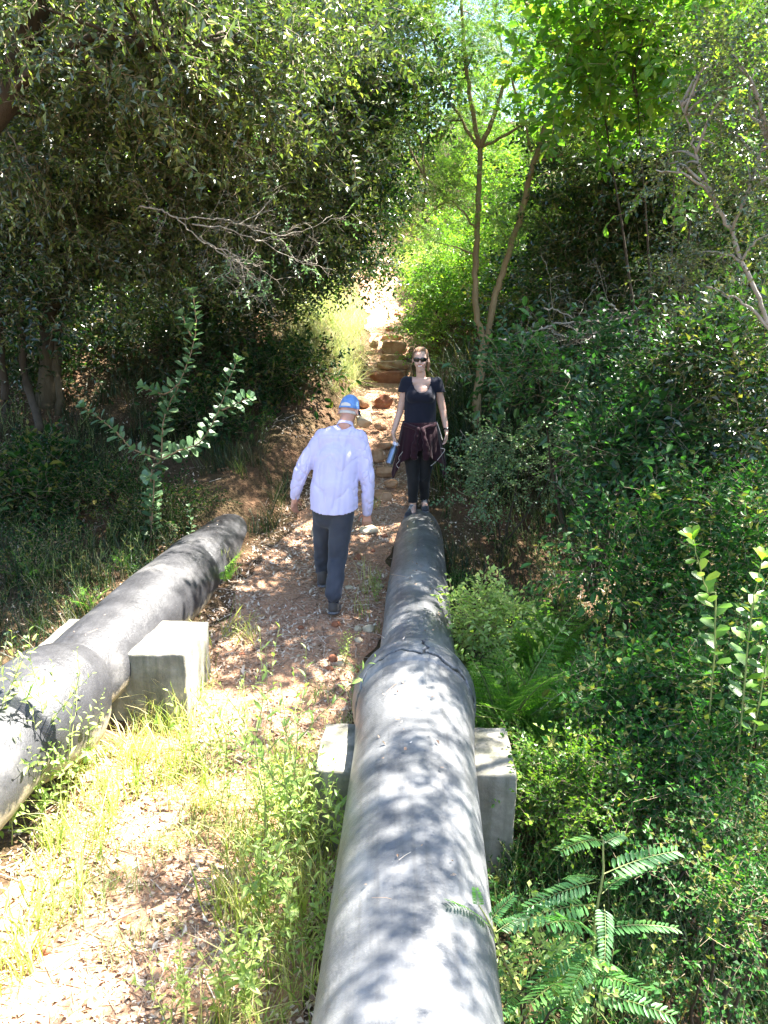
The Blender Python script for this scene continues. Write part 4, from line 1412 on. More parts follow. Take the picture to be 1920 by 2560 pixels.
def litter_piece(seed):
    q = np.random.default_rng(seed)
    g = Geo()
    L, Wd = q.uniform(.016, .038), q.uniform(.010, .020)
    up = unit([q.normal(0, .3), q.normal(0, .3), 1])
    leaf(g, (0, -L / 2, .003), (0, 1, q.normal(0, .15)), up, L, Wd, 0, q.uniform(0, 1), q.uniform(-.5, .5), q.uniform(-.5, .5), 0, q.uniform(.35, .65))
    return g.arrays()


def stick_piece(seed):
    q = np.random.default_rng(seed)
    V, F = tube([[0, 0, .004], [.006, q.uniform(.03, .08), .006], [q.normal(0, .01), q.uniform(.1, .16), .004]], .0016, 3)
    return V, F, np.full(len(F), 0), np.full(len(V), q.uniform(.2, .9))


TL = [litter_piece(i) for i in range(18)] + [stick_piece(i) for i in range(3)]


# ---------------------------------------------------------------- ground cover
def on_ground(x, y, dz=0.0):
    return np.stack([x, y, H(x, y) + dz], -1)


def in_pipe(x, y, pad=0.02):
    return (np.abs(x - (-.01 + .0465 * y)) < np.where(y < 4.4, .28, .23) + pad) & (y < 7.9) | (np.abs(x - (-2.42 + .122 * y)) < np.where(y < 4.2, .10, .27)) & (y < 7.9)


def strew(name, n, xr, yr, temps, mats, smin, smax, keep=None, flat=True, label=None, ypow=1.0, tilt=.25, group=None, dz=.006, tint=.2):
    x = rng.uniform(*xr, n)
    y = yr[0] + (yr[1] - yr[0]) * rng.uniform(0, 1, n) ** ypow
    k = ~in_pipe(x, y)
    if keep is not None: k &= keep(x, y)
    x, y = x[k], y[k]
    n = len(x)
    P = on_ground(x, y, dz)
    g = Geo()
    if flat:
        a = rng.uniform(0, 6.28, n)
        e = .05
        sl = (H(x + e * np.cos(a), y + e * np.sin(a)) - H(x, y)) / e
        D = np.stack([np.cos(a), np.sin(a), sl], -1)
        scatter(g, temps, P, D, rng.normal(0, tilt, n), rng.uniform(smin, smax, n), tint)
    else:
        D = unit(np.stack([rng.normal(0, tilt, n), rng.normal(0, tilt, n), np.ones(n)], -1))
        scatter(g, temps, P, D, rng.uniform(0, 6.28, n), rng.uniform(smin, smax, n), tint)
    o = g.make(name, mats)
    return tag(o, kind='stuff')


def pdist(x, y): return np.abs(x - path_x(y)) - path_w(y)


def noise2(x, y, s, sd):
    return np.sin(x * s + sd) * np.sin(y * s * 1.1 + sd * 2) + .6 * np.sin(x * s * 2.3 + y * s * 1.7 + sd * 3) + .4 * np.sin(x * s * 4.1 - y * s * 3.7 + sd)


strew('leaf_litter', 95000, (-2.3, .9), (1.9, 9.5), TL, M['litter'], .4, 1.45, lambda x, y: (pdist(x, y) < .12 + .1 * rng.normal(size=len(x))) & (rng.uniform(0, 1, len(x)) < .62 + .45 * noise2(x, y, 4.2, 2)), ypow=1.25)
strew('leaf_litter', 26000, (-7, 7), (3, 13), TL, M['litter'], .7, 1.5, lambda x, y: (pdist(x, y) > 0) & (noise2(x, y, 1.3, 1) > -.6), ypow=1.1)

sunny = lambda x, y: (x < 0) & (y < 5.2)
gm = [M['grass'], M['stem_green']]
# sunlit grass along both pipes at the near end
def near_edge(x, y):
    dl = np.abs(x - (-2.42 + .122 * y) - .45)
    dr = np.abs(x - (-.01 + .0465 * y) + .60)
    band = (dl < .30 + .12 * noise2(x, y, 3, 2)) | (y < 4.3) & (dr < .27 + .08 * noise2(x, y, 3, 5))
    band &= ~((dl < .5) & (y < 3.7) & (x < -1.0) & (dl > .16))
    band |= (np.abs(y - 4.05) < .35) & (x < -.95) & (x > -1.8)
    return band & (y < 5.6)
strew('grass', 700, (-2.4, .1), (2.2, 5.6), TG['grass'], gm, .45, 1.1, near_edge, False)
strew('grass', 360, (-2.4, .1), (2.2, 4.9), TG['broad'], gm, .4, .9, near_edge, False)
strew('grass', 900, (-1.9, 0), (2.2, 5.0), TG['short'], [M['grass_dry'], M['stem_green']], .6, 1.3, lambda x, y: noise2(x, y, 2.5, 7) > .5, False)
strew('grass', 260, (-2.0, .2), (5.4, 8.0), TG['grass'], gm, .4, .9, lambda x, y: ((np.abs(x + .10) < .07) | (np.abs(x + 1.40) < .12)) & (noise2(x, y, 3, 3) > -.1), False)
# arching dry grass on the sunlit bank left of the steps, and grass on the far path edges
strew('grass', 380, (-1.9, -.15), (10.4, 15), TG['arch'], [M['grass_dry'], M['stem_green']], .4, .85, lambda x, y: (x < path_x(y) - path_w(y) * 1.0 - .14) & (x > path_x(y) - 1.5), False)
strew('grass', 500, (-2.5, 2.5), (13, 26), TG['arch'], gm, .4, 1.0, lambda x, y: pdist(x, y) > .15, False)
# darker grass and undergrowth in the shade
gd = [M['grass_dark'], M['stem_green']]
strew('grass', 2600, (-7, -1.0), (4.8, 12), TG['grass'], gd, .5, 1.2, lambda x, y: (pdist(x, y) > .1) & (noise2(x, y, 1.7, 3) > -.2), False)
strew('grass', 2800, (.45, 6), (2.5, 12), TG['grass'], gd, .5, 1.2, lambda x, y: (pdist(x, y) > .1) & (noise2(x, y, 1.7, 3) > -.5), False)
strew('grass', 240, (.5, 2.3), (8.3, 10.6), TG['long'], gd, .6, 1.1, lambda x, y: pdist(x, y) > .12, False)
strew('ground_cover', 4600, (.5, 3.6), (2.0, 6.5), TWS, [M['leaf_green'], M['stem_green']], .5, 1.2, lambda x, y: noise2(x, y, 2.0, 1) > -.7, False)
strew('ground_cover', 1500, (-6, -1.9), (4.4, 9), TWS, [M['leaf_low'], M['stem_green']], .5, 1.2, lambda x, y: noise2(x, y, 2.0, 6) > -.3, False)
strew('ground_cover', 900, (.9, 5), (6.5, 10), TWS, [M['leaf_low'], M['stem_green']], .6, 1.4, lambda x, y: noise2(x, y, 2.0, 9) > -.6, False)


# ---------------------------------------------------------------- trees and shrubs
def crown(blobs, temps, n, up=.25, clump=.32, shell=.55, roll=.5, smin=.75, smax=1.25, g=None, droop=0.0, tint=.22, per=16):
    """blobs: [(centre, radii)]; leafy twigs grouped in clumps near the blobs' surface"""
    g = g or Geo()
    vol = np.array([r[0] * r[1] * r[2] for _, r in blobs]) ** .8
    cnt = (n * vol / vol.sum()).astype(int)
    anchors = []
    for (c, r), k in zip(blobs, cnt):
        c, r = np.asarray(c, float), np.asarray(r, float)
        nc = max(3, k // per)
        d = rand_dirs(nc)
        rad = rng.uniform(0, 1, (nc, 1)) ** (1 / 3) * (1 - shell) + shell * rng.uniform(.75, 1.05, (nc, 1))
        cl = c + d * rad * r
        anchors.append(cl)
        idx = rng.integers(0, nc, k)
        P = cl[idx] + rng.normal(0, clump, (k, 3)) * np.array([1, 1, .6])
        D = unit((P - c) / r * .7 + rng.normal(0, .55, (k, 3)) + np.array([0, 0, up - droop]))
        scatter(g, temps, P, D, rng.normal(0, roll, k), rng.uniform(smin, smax, k), tint)
    return g, np.concatenate(anchors)


def limbs(g, nodes, targets, n, r0=.02, r1=.006, wob=.03, sag=.1, m=1):
    """branches from trunk nodes to some of the clumps"""
    nodes = np.asarray(nodes, float)
    if len(targets) == 0: return
    I = rng.choice(len(targets), min(n, len(targets)), replace=False)
    for t in targets[I]:
        d = np.linalg.norm(nodes - t, axis=1) + rng.uniform(0, .4, len(nodes)) + np.clip(nodes[:, 2] - t[2], 0, 9) * .8
        a = nodes[np.argmin(d)]
        L = np.linalg.norm(t - a)
        mid = (a + t) / 2 + np.array([0, 0, sag * L]) + rng.normal(0, .08 * L, 3)
        P = smooth_path([a, mid, t], 5, wob * L * .25)
        g.add(*tube(P, np.linspace(r0 * min(1.3, .4 + L * .35), r1, len(P)), 5), m, .5)


def tree(name, base, trunks, blobs, temps, n, leafm, barkm, twigm, label, group=None, nl=30, cat='tree', lr=.022, **kw):
    """trunks: [(points, r0, r1)]; the first point of the first one stands on the ground"""
    root = empty(name, base, label, cat, group)
    tg = Geo()
    nodes = []
    for P, r0, r1 in trunks:
        Q = smooth_path(P, 6, .006)
        rr = np.linspace(r0, r1, len(Q)) * (1 + .06 * rng.normal(size=len(Q)))
        tg.add(*tube(Q, rr, 10 if r0 > .02 else 6), 0, .5)
        nodes.append(Q[len(Q) // 4:])
    cg, an = crown(blobs, temps, n, **kw)
    limbs(tg, np.concatenate(nodes), an, nl, r0=lr, r1=min(.004, lr * .4), m=0)
    tg.make('trunk', barkm, root, smooth=True)
    cg.make('crown', [leafm, twigm], root)
    return root


def gpt(x, y, dz=-.05): return np.array([x, y, float(H(x, y)) + dz])


def Wl(pts, Y): return [W(a, b, Y=(Y if np.isscalar(Y) else Y[i])) for i, (a, b) in enumerate(pts)]


def blob(px, py, Y, rx, ry, rz): return (W(px, py, Y=Y), (rx, ry, rz))


# 1 the many-branched tree over the dark left slope
b0 = W(122, 1140, Y=9.3); b0[2] = float(H(b0[0], b0[1])) - .05
tr = [([b0, W(118, 1000, Y=9.3), W(128, 880, Y=9.3), W(116, 790, Y=9.25), W(124, 700, Y=9.2), W(110, 560, Y=9.1), W(90, 400, Y=9)], .15, .06),
      ([W(116, 790, Y=9.25), W(173, 719, Y=9.1), W(250, 650, Y=8.9), W(318, 585, Y=8.7), W(372, 510, Y=8.5), W(470, 440, Y=8.3)], .08, .03),
      ([W(138, 1120, Y=9.2), W(150, 1000, Y=9.1), W(140, 900, Y=9.2), W(165, 770, Y=9.2), W(230, 600, Y=9.3)], .05, .02),
      ([W(318, 585, Y=8.7), W(280, 480, Y=8.6), W(200, 420, Y=8.3), W(120, 260, Y=8)], .035, .015),
      ([W(124, 700, Y=9.2), W(60, 520, Y=8.8), W(-30, 420, Y=8.5)], .04, .02)]
tree('spreading_tree', b0, tr, [blob(230, 330, 8.2, 1.5, 1.1, .95), blob(520, 250, 7.8, 1.3, 1.0, .9), blob(60, 520, 8.4, 1.0, .8, .8), blob(330, 560, 8.6, 1.2, .8, .5), blob(620, 500, 8.6, .9, .7, .5), blob(100, 100, 8.0, 1.3, 1.2, .9), blob(440, 40, 7.8, 1.6, 1.3, .8), blob(240, 690, 9.1, 1.1, .6, .35)],
     TW['olive'], 5600, M['leaf_olive'], M['bark'], M['stem'], 'large spreading tree with a twisted brown trunk on the dark slope at the left', nl=90, up=-.05, clump=.26, shell=.35, roll=1.1)
# pale dry twigs hanging in front of it
g = Geo()
for pts, r in [([(350, 516), (400, 526), (440, 545), (500, 600), (545, 622), (600, 660), (650, 700)], .007), ([(440, 545), (520, 545), (600, 560), (700, 590), (800, 560), (880, 535)], .005), ([(500, 590), (560, 640), (578, 665), (565, 690)], .006),
               ([(545, 622), (590, 640), (610, 700), (605, 735), (640, 740)], .005), ([(480, 560), (560, 570), (640, 600), (720, 640), (790, 660)], .006), ([(580, 650), (640, 665), (690, 700)], .004),
               ([(600, 560), (660, 520), (700, 470)], .004), ([(500, 250), (600, 260), (625, 300), (650, 370)], .006), ([(560, 330), (600, 370), (635, 400)], .005),
               ([(20, 330), (50, 380), (80, 420)], .007), ([(640, 600), (700, 600), (740, 650), (790, 660)], .004)]:
    P = smooth_path([W(a, b, Y=6.6 + .3 * math.sin(a * .01)) for a, b in pts], 6, .006)
    g.add(*tube(P, np.linspace(r, r * .35, len(P)), 6), 1, .5)
    for q_ in P[3::3]:
        scatter(g, TW['bare'], [q_], rand_dirs(1) + (P[-1] - P[0]) * .6, 0, rng.uniform(.35, .8))
    I = rng.integers(len(P) // 2, len(P), 3)
    scatter(g, TW['olive'], P[I], rand_dirs(3) + (P[-1] - P[0]), rng.normal(0, .4, 3), .6)
o = g.make('bare_branches', [M['leaf_grey'], M['twig_pale']], smooth=False)
tag(o, 'sunlit pale bare twigs drooping in front of the dark hollow left of the path', 'branch')

# 2 leaning trunk in the top left corner, reaching out of the picture
b1 = gpt(-4.2, 6.3)
tree('leaning_tree', b1, [([b1, W(-330, 700, Y=6.2), W(-120, 420, Y=6.0), W(20, 235, Y=5.9), W(60, 120, Y=5.9), W(110, -60, Y=5.8)], .14, .07), ([W(20, 235, Y=5.9), W(110, 150, Y=5.7), W(260, 90, Y=5.6), W(420, 130, Y=5.5)], .04, .012)],
     [blob(160, -60, 5.6, .9, .9, .5), blob(360, 120, 6.2, .9, .5, .45), blob(600, 120, 6.6, .8, .6, .5), blob(30, 300, 6.6, .5, .5, .4)], TW['olive'], 1900, M['leaf_olive'], M['bark_dark'], M['stem'],
     'dark leaning trunk in the top left corner with glittering leaves', nl=40, up=-.15, clump=.2, shell=.2, roll=1.1)

# 3 dark trunk standing left of the hollow, crown over the middle of the picture
b2 = W(500, 900, Y=10.6); b2[2] = float(H(b2[0], b2[1])) - .05
tree('dark_tree', b2, [([b2, W(505, 760, Y=10.6), W(520, 640, Y=10.5), W(560, 560, Y=10.4), W(640, 430, Y=10.2), W(720, 280, Y=10)], .11, .04), ([W(520, 640, Y=10.5), W(490, 560, Y=10.4), W(450, 480, Y=10.3)], .05, .02)],
     [blob(760, 330, 9.8, 1.0, .9, 1.2), blob(850, 480, 10.3, .55, .6, .8), blob(700, 560, 10.2, .75, .6, .6), blob(900, 130, 9.6, .9, .9, .8), blob(600, 620, 10.6, .9, .5, .5), blob(930, 620, 11.6, .4, .5, .35), blob(760, 90, 9.2, 1.0, .8, .8), blob(820, 640, 11, .5, .5, .35)],
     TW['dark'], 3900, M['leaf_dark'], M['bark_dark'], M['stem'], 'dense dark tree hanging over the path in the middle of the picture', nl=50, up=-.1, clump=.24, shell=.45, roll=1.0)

# 4 thin trunks at the far left edge
for k, (x0, lab) in enumerate([(30, 'thin dark trunk at the very left edge beside the spreading tree'), (84, 'second thin crooked trunk between the left edge and the spreading tree')]):
    bb = W(x0 + 10, 1180, Y=8.9 - .4 * k); bb[2] = float(H(bb[0], bb[1])) - .05
    tree('thin_tree', bb, [([bb, W(x0 - 5 + 20 * k, 1060, Y=8.9 - .4 * k), W(x0 - 20, 950, Y=8.9), W(x0 - 30, 800, Y=8.8), W(x0 - 20, 650, Y=8.7)], .055, .03)], [blob(x0 - 10, 660, 8.6, .7, .6, .6), blob(x0 + 20, 820, 9.4, .5, .4, .35)], TW['dark'], 420, M['leaf_dark'], M['bark_dark'], M['stem'], lab, 'thin trunks on the left slope', nl=14)

# 5 slender double-stemmed tree right of the path
b5 = W(1191, 1160, Y=9.2); b5[2] = float(H(b5[0], b5[1])) - .05
Y5 = 9.2
st = [([b5, W(1193, 1080, Y=Y5), W(1192, 1000, Y=Y5), W(1203, 920, Y=Y5), W(1212, 850, Y=Y5)], .056, .046),
      ([W(1210, 860, Y=Y5), W(1193, 790, Y=Y5), W(1188, 700, Y=Y5), W(1192, 610, Y=Y5), W(1195, 521, Y=Y5), W(1200, 370, Y=Y5)], .038, .027),
      ([W(1214, 860, Y=Y5), W(1232, 770, Y=Y5), W(1255, 683, Y=Y5), W(1296, 556, Y=9.1), W(1330, 428, Y=9.0), W(1365, 312, Y=8.9), W(1388, 255, Y=8.85), W(1403, 203, Y=8.8)], .038, .028),
      ([W(1200, 370, Y=Y5), W(1174, 231, Y=9.1), W(1160, 116, Y=9), W(1154, 0, Y=9), W(1150, -200, Y=8.9)], .028, .012), ([W(1200, 372, Y=Y5), W(1238, 278, Y=9.1), W(1272, 168, Y=9), W(1307, 75, Y=9), W(1322, 0, Y=8.9), W(1340, -160, Y=8.8)], .026, .01),
      ([W(1198, 372, Y=Y5), W(1134, 266, Y=9.2), W(1076, 168, Y=9.2), W(1050, 60, Y=9.2)], .018, .008), ([W(1202, 370, Y=Y5), W(1284, 324, Y=9.1), W(1319, 289, Y=9), W(1377, 150, Y=8.9), W(1400, 60, Y=8.8)], .018, .008),
      ([W(1330, 380, Y=9), W(1307, 278, Y=8.9), W(1261, 145, Y=8.9), W(1232, 0, Y=8.8)], .018, .008), ([W(1403, 203, Y=8.8), W(1390, 100, Y=8.7), W(1350, 0, Y=8.7)], .02, .01), ([W(1403, 203, Y=8.8), W(1440, 145, Y=8.8), W(1481, 70, Y=8.7), W(1507, 0, Y=8.7), W(1550, -160, Y=8.6)], .028, .012),
      ([W(1190, 575, Y=Y5), W(1150, 520, Y=9.1), W(1090, 470, Y=9), W(1060, 440, Y=9)], .014, .006)]
tree('slender_tree', b5, st, [(np.array([1.4, 6.85, 5.3]), (.5, .45, .3)), blob(1180, 120, 9.0, .62, .6, .6), blob(1360, 90, 8.8, .6, .6, .6), blob(1050, 330, 9.2, .42, .5, .5), blob(1260, -60, 8.8, .9, .8, .35), blob(1420, 330, 9.0, .5, .5, .45), blob(1100, 560, 9.2, .3, .4, .35), blob(1290, 470, 9.2, .5, .5, .4), blob(1060, 60, 9, .4, .5, .4)],  # first blob: leaf clump out of view, added to shade the man's back
     TW['feather'], 900, M['leaf_feather'], M['bark_smooth'], M['stem_green'], 'slender tree with two brown stems from one base and feathery sunlit leaves', nl=34, up=.15, clump=.2, shell=.3)

# 6 sunlit bush masses behind and right of the slender tree
def bush(name, px, py, Y, blobs, temps, n, mat, label, twm='stem', group=None, nl=10, cat='bush', bark='bark_dark', dz=0, **kw):
    b = W(px, py, Y=Y)
    b[2] = float(H(b[0], b[1])) - .04
    tops = [np.asarray(c) for c, r in blobs]
    tr = []
    for c in tops:
        d = c - b
        tr.append(([b + rng.normal(0, .02, 3) * [1, 1, 0], b + d * .4 + rng.normal(0, .05, 3), b + d * .95], .003 + .011 * min(2, np.linalg.norm(d)), .004))
    return tree(name, b, tr, blobs, temps, n, mat, M[bark], M[twm], label, group, nl, cat, lr=.0022 * Y, **kw)


bush('bush', 1360, 900, 12.5, [blob(1330, 600, 12, .8, .7, .6), blob(1440, 460, 11.6, .9, .8, .7), blob(1290, 760, 11.8, .55, .6, .5), blob(1160, 700, 12.4, .45, .5, .5)], TW['mid'], 1500, M['leaf_bright'], 'bright yellow green bush behind the two stems of the slender tree', up=.1, clump=.22)
bush('bush', 1100, 900, 12.8, [blob(1085, 770, 12.4, .40, .5, .45), blob(1120, 640, 13, .5, .5, .55), blob(1060, 850, 12, .26, .3, .3)], TW['smallround'], 1300, M['leaf_bright'], 'small leaved sunny bush against the right edge of the stone steps', clump=.14)
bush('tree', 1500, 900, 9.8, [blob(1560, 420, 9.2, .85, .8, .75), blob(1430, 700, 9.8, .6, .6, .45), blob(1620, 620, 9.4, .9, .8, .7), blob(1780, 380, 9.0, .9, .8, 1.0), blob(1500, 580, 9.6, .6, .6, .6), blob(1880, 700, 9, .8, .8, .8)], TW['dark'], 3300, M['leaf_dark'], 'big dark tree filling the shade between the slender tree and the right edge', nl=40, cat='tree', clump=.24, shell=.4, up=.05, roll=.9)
bush('tree', 1720, 800, 7.6, [blob(1590, 190, 7.2, .65, .6, .4), blob(1700, 70, 7.0, .7, .6, .45), blob(1480, 60, 7.4, .6, .6, .45), blob(1760, 250, 7.3, .45, .5, .35)], TW['broad'], 560, M['leaf_bright'], 'tree with large bright yellow green leaves in the top right of the picture', nl=26, cat='tree', clump=.22, shell=.3, up=.1)
bush('tree', 1500, 860, 10.6, [blob(1500, 210, 10, .8, .7, .5), blob(1380, 240, 10.4, .6, .6, .5), blob(1560, 330, 10, .6, .6, .4), blob(1700, -40, 9.6, 1.2, 1, .5)], TW['feather'], 700, M['leaf_feather'], 'feathery sunlit tree behind the bright broad leaved one at the top right', nl=22, cat='tree', clump=.25, up=.1)
# thin pale-stemmed tree leaning in from the right edge
b6 = gpt(2.95, 5.2)
tree('pale_tree', b6, [([b6, W(1985, 950, Y=5.1), W(1920, 800, Y=5.0), W(1869, 689, Y=5.0), W(1828, 584, Y=5), W(1788, 498, Y=5), W(1753, 422, Y=5), W(1730, 347, Y=5), W(1700, 250, Y=5)], .019, .005), ([b6, b6 + [.3, -.1, 1.5], np.array([3.6, 4.9, 3.4]), np.array([3.5, 4.7, 4.8]), np.array([3.0, 4.4, 5.6])], .07, .03), ([W(1828, 584, Y=5), W(1860, 500, Y=4.9), W(1900, 400, Y=4.9), W(1930, 280, Y=4.8)], .010, .005), ([W(1788, 498, Y=5), W(1720, 440, Y=4.9), W(1640, 425, Y=4.9)], .010, .004), ([W(1940, 840, Y=5), W(1860, 760, Y=5.0), W(1780, 720, Y=5)], .014, .004), ([W(1869, 689, Y=5), W(1830, 640, Y=5), W(1790, 650, Y=5)], .012, .004)],
     [blob(1850, 560, 5.0, .30, .3, .3), blob(1800, 690, 5.0, .24, .25, .2), blob(1740, 330, 5.0, .28, .3, .25), blob(1900, 380, 4.9, .3, .3, .3), blob(1850, 180, 5.0, .35, .3, .25), blob(1960, 250, 4.9, .4, .4, .4)], TW['smallround'], 900, M['leaf_olive'], M['twig_pale'], M['stem'], 'small tree with pale thin stems and tiny glittering leaves at the right edge', nl=40, clump=.10, shell=.2, smin=.6, smax=1.0)
# the unseen crown overhead, its clumps placed to shade the pipe and the hollow
b7 = gpt(4.9, 4.0)
tree('shade_tree', b7, [([b7, b7 + [.05, 0, 1.8], b7 + [-.1, .1, 3.4], b7 + [-.5, .1, 4.9], b7 + [-1.2, 0, 5.6]], .13, .05), ([b7 + [-.1, .1, 3.4], b7 + [.5, .6, 4.6], b7 + [.6, 1.2, 5.6]], .06, .02), ([b7 + [-.3, .1, 4.2], b7 + [-1.0, .8, 5.0], b7 + [-1.6, 1.5, 5.6]], .05, .02)],
     [(np.array([2.75, 3.3, 5.6]), (.75, .9, .35)), (np.array([2.6, 5.0, 5.9]), (.6, .9, .3)), (np.array([4.0, 5.2, 6.0]), (.9, .9, .4)), (np.array([5.2, 3.7, 5.9]), (.9, .9, .4)), (np.array([3.4, 6.6, 6.6]), (1.0, .9, .4))], TW['dark'], 1250, M['leaf_dark'], M['bark_dark'], M['stem'], 'tree just outside the right edge whose crown throws dappled shade over the grey pipe', nl=40, clump=.17, shell=.3)

# 7 trees climbing the hill beyond, both sides of the path
hv = []
for v in range(3):
    hv.append(None)
hill = [(-3.6, 14.5, 3.4, 0, 'sunlit tree on the hillside to the upper left of the stone steps'), (-1.9, 18.5, 3.2, 1, 'pale sunny tree closing the left side of the bright upper path'), (2.6, 18.5, 2.4, 2, 'yellow green tree standing right of the bright upper path'), (1.2, 25.5, 2.4, 0, 'distant sunny tree where the upper path disappears'),
        (4.6, 15.5, 3.6, 1, 'tall sunlit tree far behind the two stems of the slender tree'), (-6.0, 15, 4.6, 2, 'tall hillside tree behind the crown of the spreading tree'), (6.2, 14, 4.8, 0, 'tall hillside tree behind the big dark tree at the right'), (-9.5, 16, 5.5, 1, 'tall tree at the top left behind the leaning trunk'), (9.5, 17, 5.5, 2, 'tall tree beyond the small tree with the pale thin stems'),
        (-3.0, 25, 4.2, 0, 'far tree on the hilltop behind the dense dark tree'), (3.0, 27, 4.0, 2, 'far hilltop tree seen through the feathery leaves right of the sky gap'), (0.1, 37, 4.2, 0, 'tree on the skyline exactly behind the end of the upper path'), (3.2, 38, 4.6, 1, 'skyline tree in the gap between the dense dark tree and the two stems'), (-3.6, 38, 4.4, 2, 'skyline tree hidden mostly by the dense dark tree'), (-1.2, 31, 3.6, 1, 'farthest tree on the skyline above the upper path')]
for k, (x, y, h, v, lab) in enumerate(hill):
    b = gpt(x, y)
    if hv[v] is None:
        root = empty('hillside_tree', (0, 0, 0))
        o0 = np.zeros(3)
        ng = Geo()
        pts = [o0, [.05, 0, 1.0], [-.05, .1, 2.0], [.1, 0, 3.2]]
        ng.add(*tube(smooth_path(pts, 5, .02), np.linspace(.10, .03, 16), 8), 0, .5)
        cg, an = crown([(np.array([0, 0, 2.9]), (1.1, 1.1, .9)), (np.array([.7, .2, 2.1]), (.9, .9, .7)), (np.array([-.75, -.2, 2.0]), (.9, .9, .7)), (np.array([.1, -.6, 1.2]), (.9, .8, .6)), (np.array([0, 0, .6]), (1.1, 1.0, .45))], TW['hill'] if v != 1 else TW['feather'], 1100 if v != 1 else 600, up=.15, clump=.22)
        limbs(ng, np.array(smooth_path(pts, 5)), an, 26, .03, .006, m=0)
        t_ = ng.make('trunk', M['bark'], root, smooth=True)
        c_ = cg.make('crown', [[M['leaf_hill'], M['leaf_feather'], M['leaf_bright']][v], M['stem']], root)
        hv[v] = (root, t_, c_)
    else:
        r0, t0, c0 = hv[v]
        root = r0.copy(); COL.objects.link(root)
        for ch in (t0, c0):
            c = ch.copy(); COL.objects.link(c); c.parent = root
    root.location = b
    root.rotation_euler = (0, 0, k * 1.9)
    s = h / 3.5
    root.scale = (s * 1.1, s * 1.1, s)
    tag(root, lab, 'tree', 'trees climbing the hill')
# fallen leaves and twigs lying on the pipes
x_, P_ = rng.uniform(2.0, 7.4, 150), []
g = Geo()
for k_, y_ in enumerate(x_):
    c_ = rpt(y_) if k_ % 3 else lpt(3 + y_ * .6)
    r_ = (.317 if y_ < 4.1 else (.38 if y_ < 4.55 else .275)) if k_ % 3 else (.37 if c_[1] < 4.4 else .27)
    a_ = rng.normal(0, .35)
    P_.append(c_ + r_ * np.array([math.sin(a_), 0, math.cos(a_)]))
scatter(g, TL, P_, rand_dirs(150) * [1, 1, .05], rng.normal(0, .3, 150), rng.uniform(.4, .9, 150), .25)
tag(g.make('leaf_litter', M['litter']), kind='stuff')

# ---------------------------------------------------------------- understory, right of the grey pipe
G3 = 'shrubs in the hollow right of the grey pipe'
bush('bush', 1500, 1230, 6.8, [blob(1340, 930, 6.6, .34, .35, .16), blob(1480, 880, 6.7, .40, .35, .16), blob(1620, 905, 6.8, .40, .35, .18), blob(1430, 970, 6.5, .35, .3, .14), blob(1560, 990, 6.8, .4, .3, .15)], TW['mid'], 430, M['leaf_blue'], 'bush with bluish green leaves spreading over the bare fallen twigs right of the slender tree', group=G3, clump=.09, shell=.2, up=.0)
bush('bush', 1260, 1230, 7.4, [blob(1230, 1190, 7.3, .26, .3, .16), blob(1310, 1090, 7.5, .35, .3, .16), blob(1400, 1160, 7.2, .3, .3, .2), blob(1180, 1250, 7.1, .16, .2, .1)], TW['smallround'], 330, M['leaf_grey'], 'small pale leaved bush in broken sun at the foot of the slender tree', group=G3, clump=.08, shell=.2)
bush('bush', 1780, 1250, 6.2, [blob(1750, 950, 6.0, .5, .4, .3), blob(1880, 880, 6.0, .5, .4, .35), blob(1900, 1060, 5.8, .4, .4, .3)], TW['dark'], 620, M['leaf_dark'], 'dark bush below the pale thin stems at the right edge', group=G3, clump=.13)
bush('bush', 1600, 1400, 6.0, [blob(1650, 1180, 5.8, .35, .35, .2), blob(1520, 1110, 6.0, .35, .35, .2), blob(1560, 1280, 5.7, .35, .3, .18), blob(1760, 1200, 5.9, .3, .3, .2)], TW['mid'], 620, M['leaf_blue'], 'drooping round leaved bush in the deepest shade of the hollow', group=G3, clump=.10, shell=.2)
bush('bush', 1850, 1550, 5.0, [blob(1880, 1260, 4.9, .34, .3, .25), blob(1830, 1420, 4.8, .34, .3, .2), blob(1920, 1560, 4.6, .3, .3, .2)], TW['mid'], 520, M['leaf_green'], 'leafy bush behind the broad leaved sprig at the right edge', group=G3, clump=.10, smin=.6, smax=1.0)
bush('bush', 1500, 1560, 5.2, [blob(1560, 1370, 5.1, .3, .3, .2), blob(1670, 1450, 5.0, .3, .3, .2), blob(1700, 1560, 4.8, .32, .3, .2)], TW['mid'], 420, M['leaf_green'], 'dark green bush behind the sunlit ferns', group=G3, clump=.10, smin=.6, smax=1.0)
bush('bush', 1200, 1650, 4.9, [blob(1185, 1490, 4.9, .07, .12, .06), blob(1225, 1560, 4.8, .10, .12, .06), blob(1200, 1640, 4.75, .06, .1, .08), blob(1290, 1530, 4.9, .08, .12, .06)], TW['mid'], 190, M['leaf_weed'], 'bright sunlit leafy bush touching the right side of the broken collar', group=G3, clump=.04, shell=.2, smin=.5, smax=.8, twm='stem_red')
bush('bush', 1600, 1860, 4.2, [blob(1540, 1720, 4.2, .15, .2, .08), blob(1640, 1680, 4.3, .2, .2, .10), blob(1560, 1790, 4.0, .2, .2, .08), blob(1700, 1760, 4.1, .22, .2, .10)], TW['mid'], 380, M['leaf_green'], 'round leaved bush in front of the ferns midway down the right side', group=G3, clump=.06, smin=.5, smax=.85)
bush('bush', 1850, 1950, 3.9, [blob(1820, 1700, 3.9, .25, .25, .16), blob(1900, 1820, 3.7, .22, .25, .14), blob(1780, 1860, 3.7, .22, .25, .12), blob(1900, 1640, 3.9, .25, .25, .14)], TW['mid'], 380, M['leaf_green'], 'bushy green plant at the right edge under the broad leaved sprig', group=G3, clump=.06, smin=.5, smax=.85)
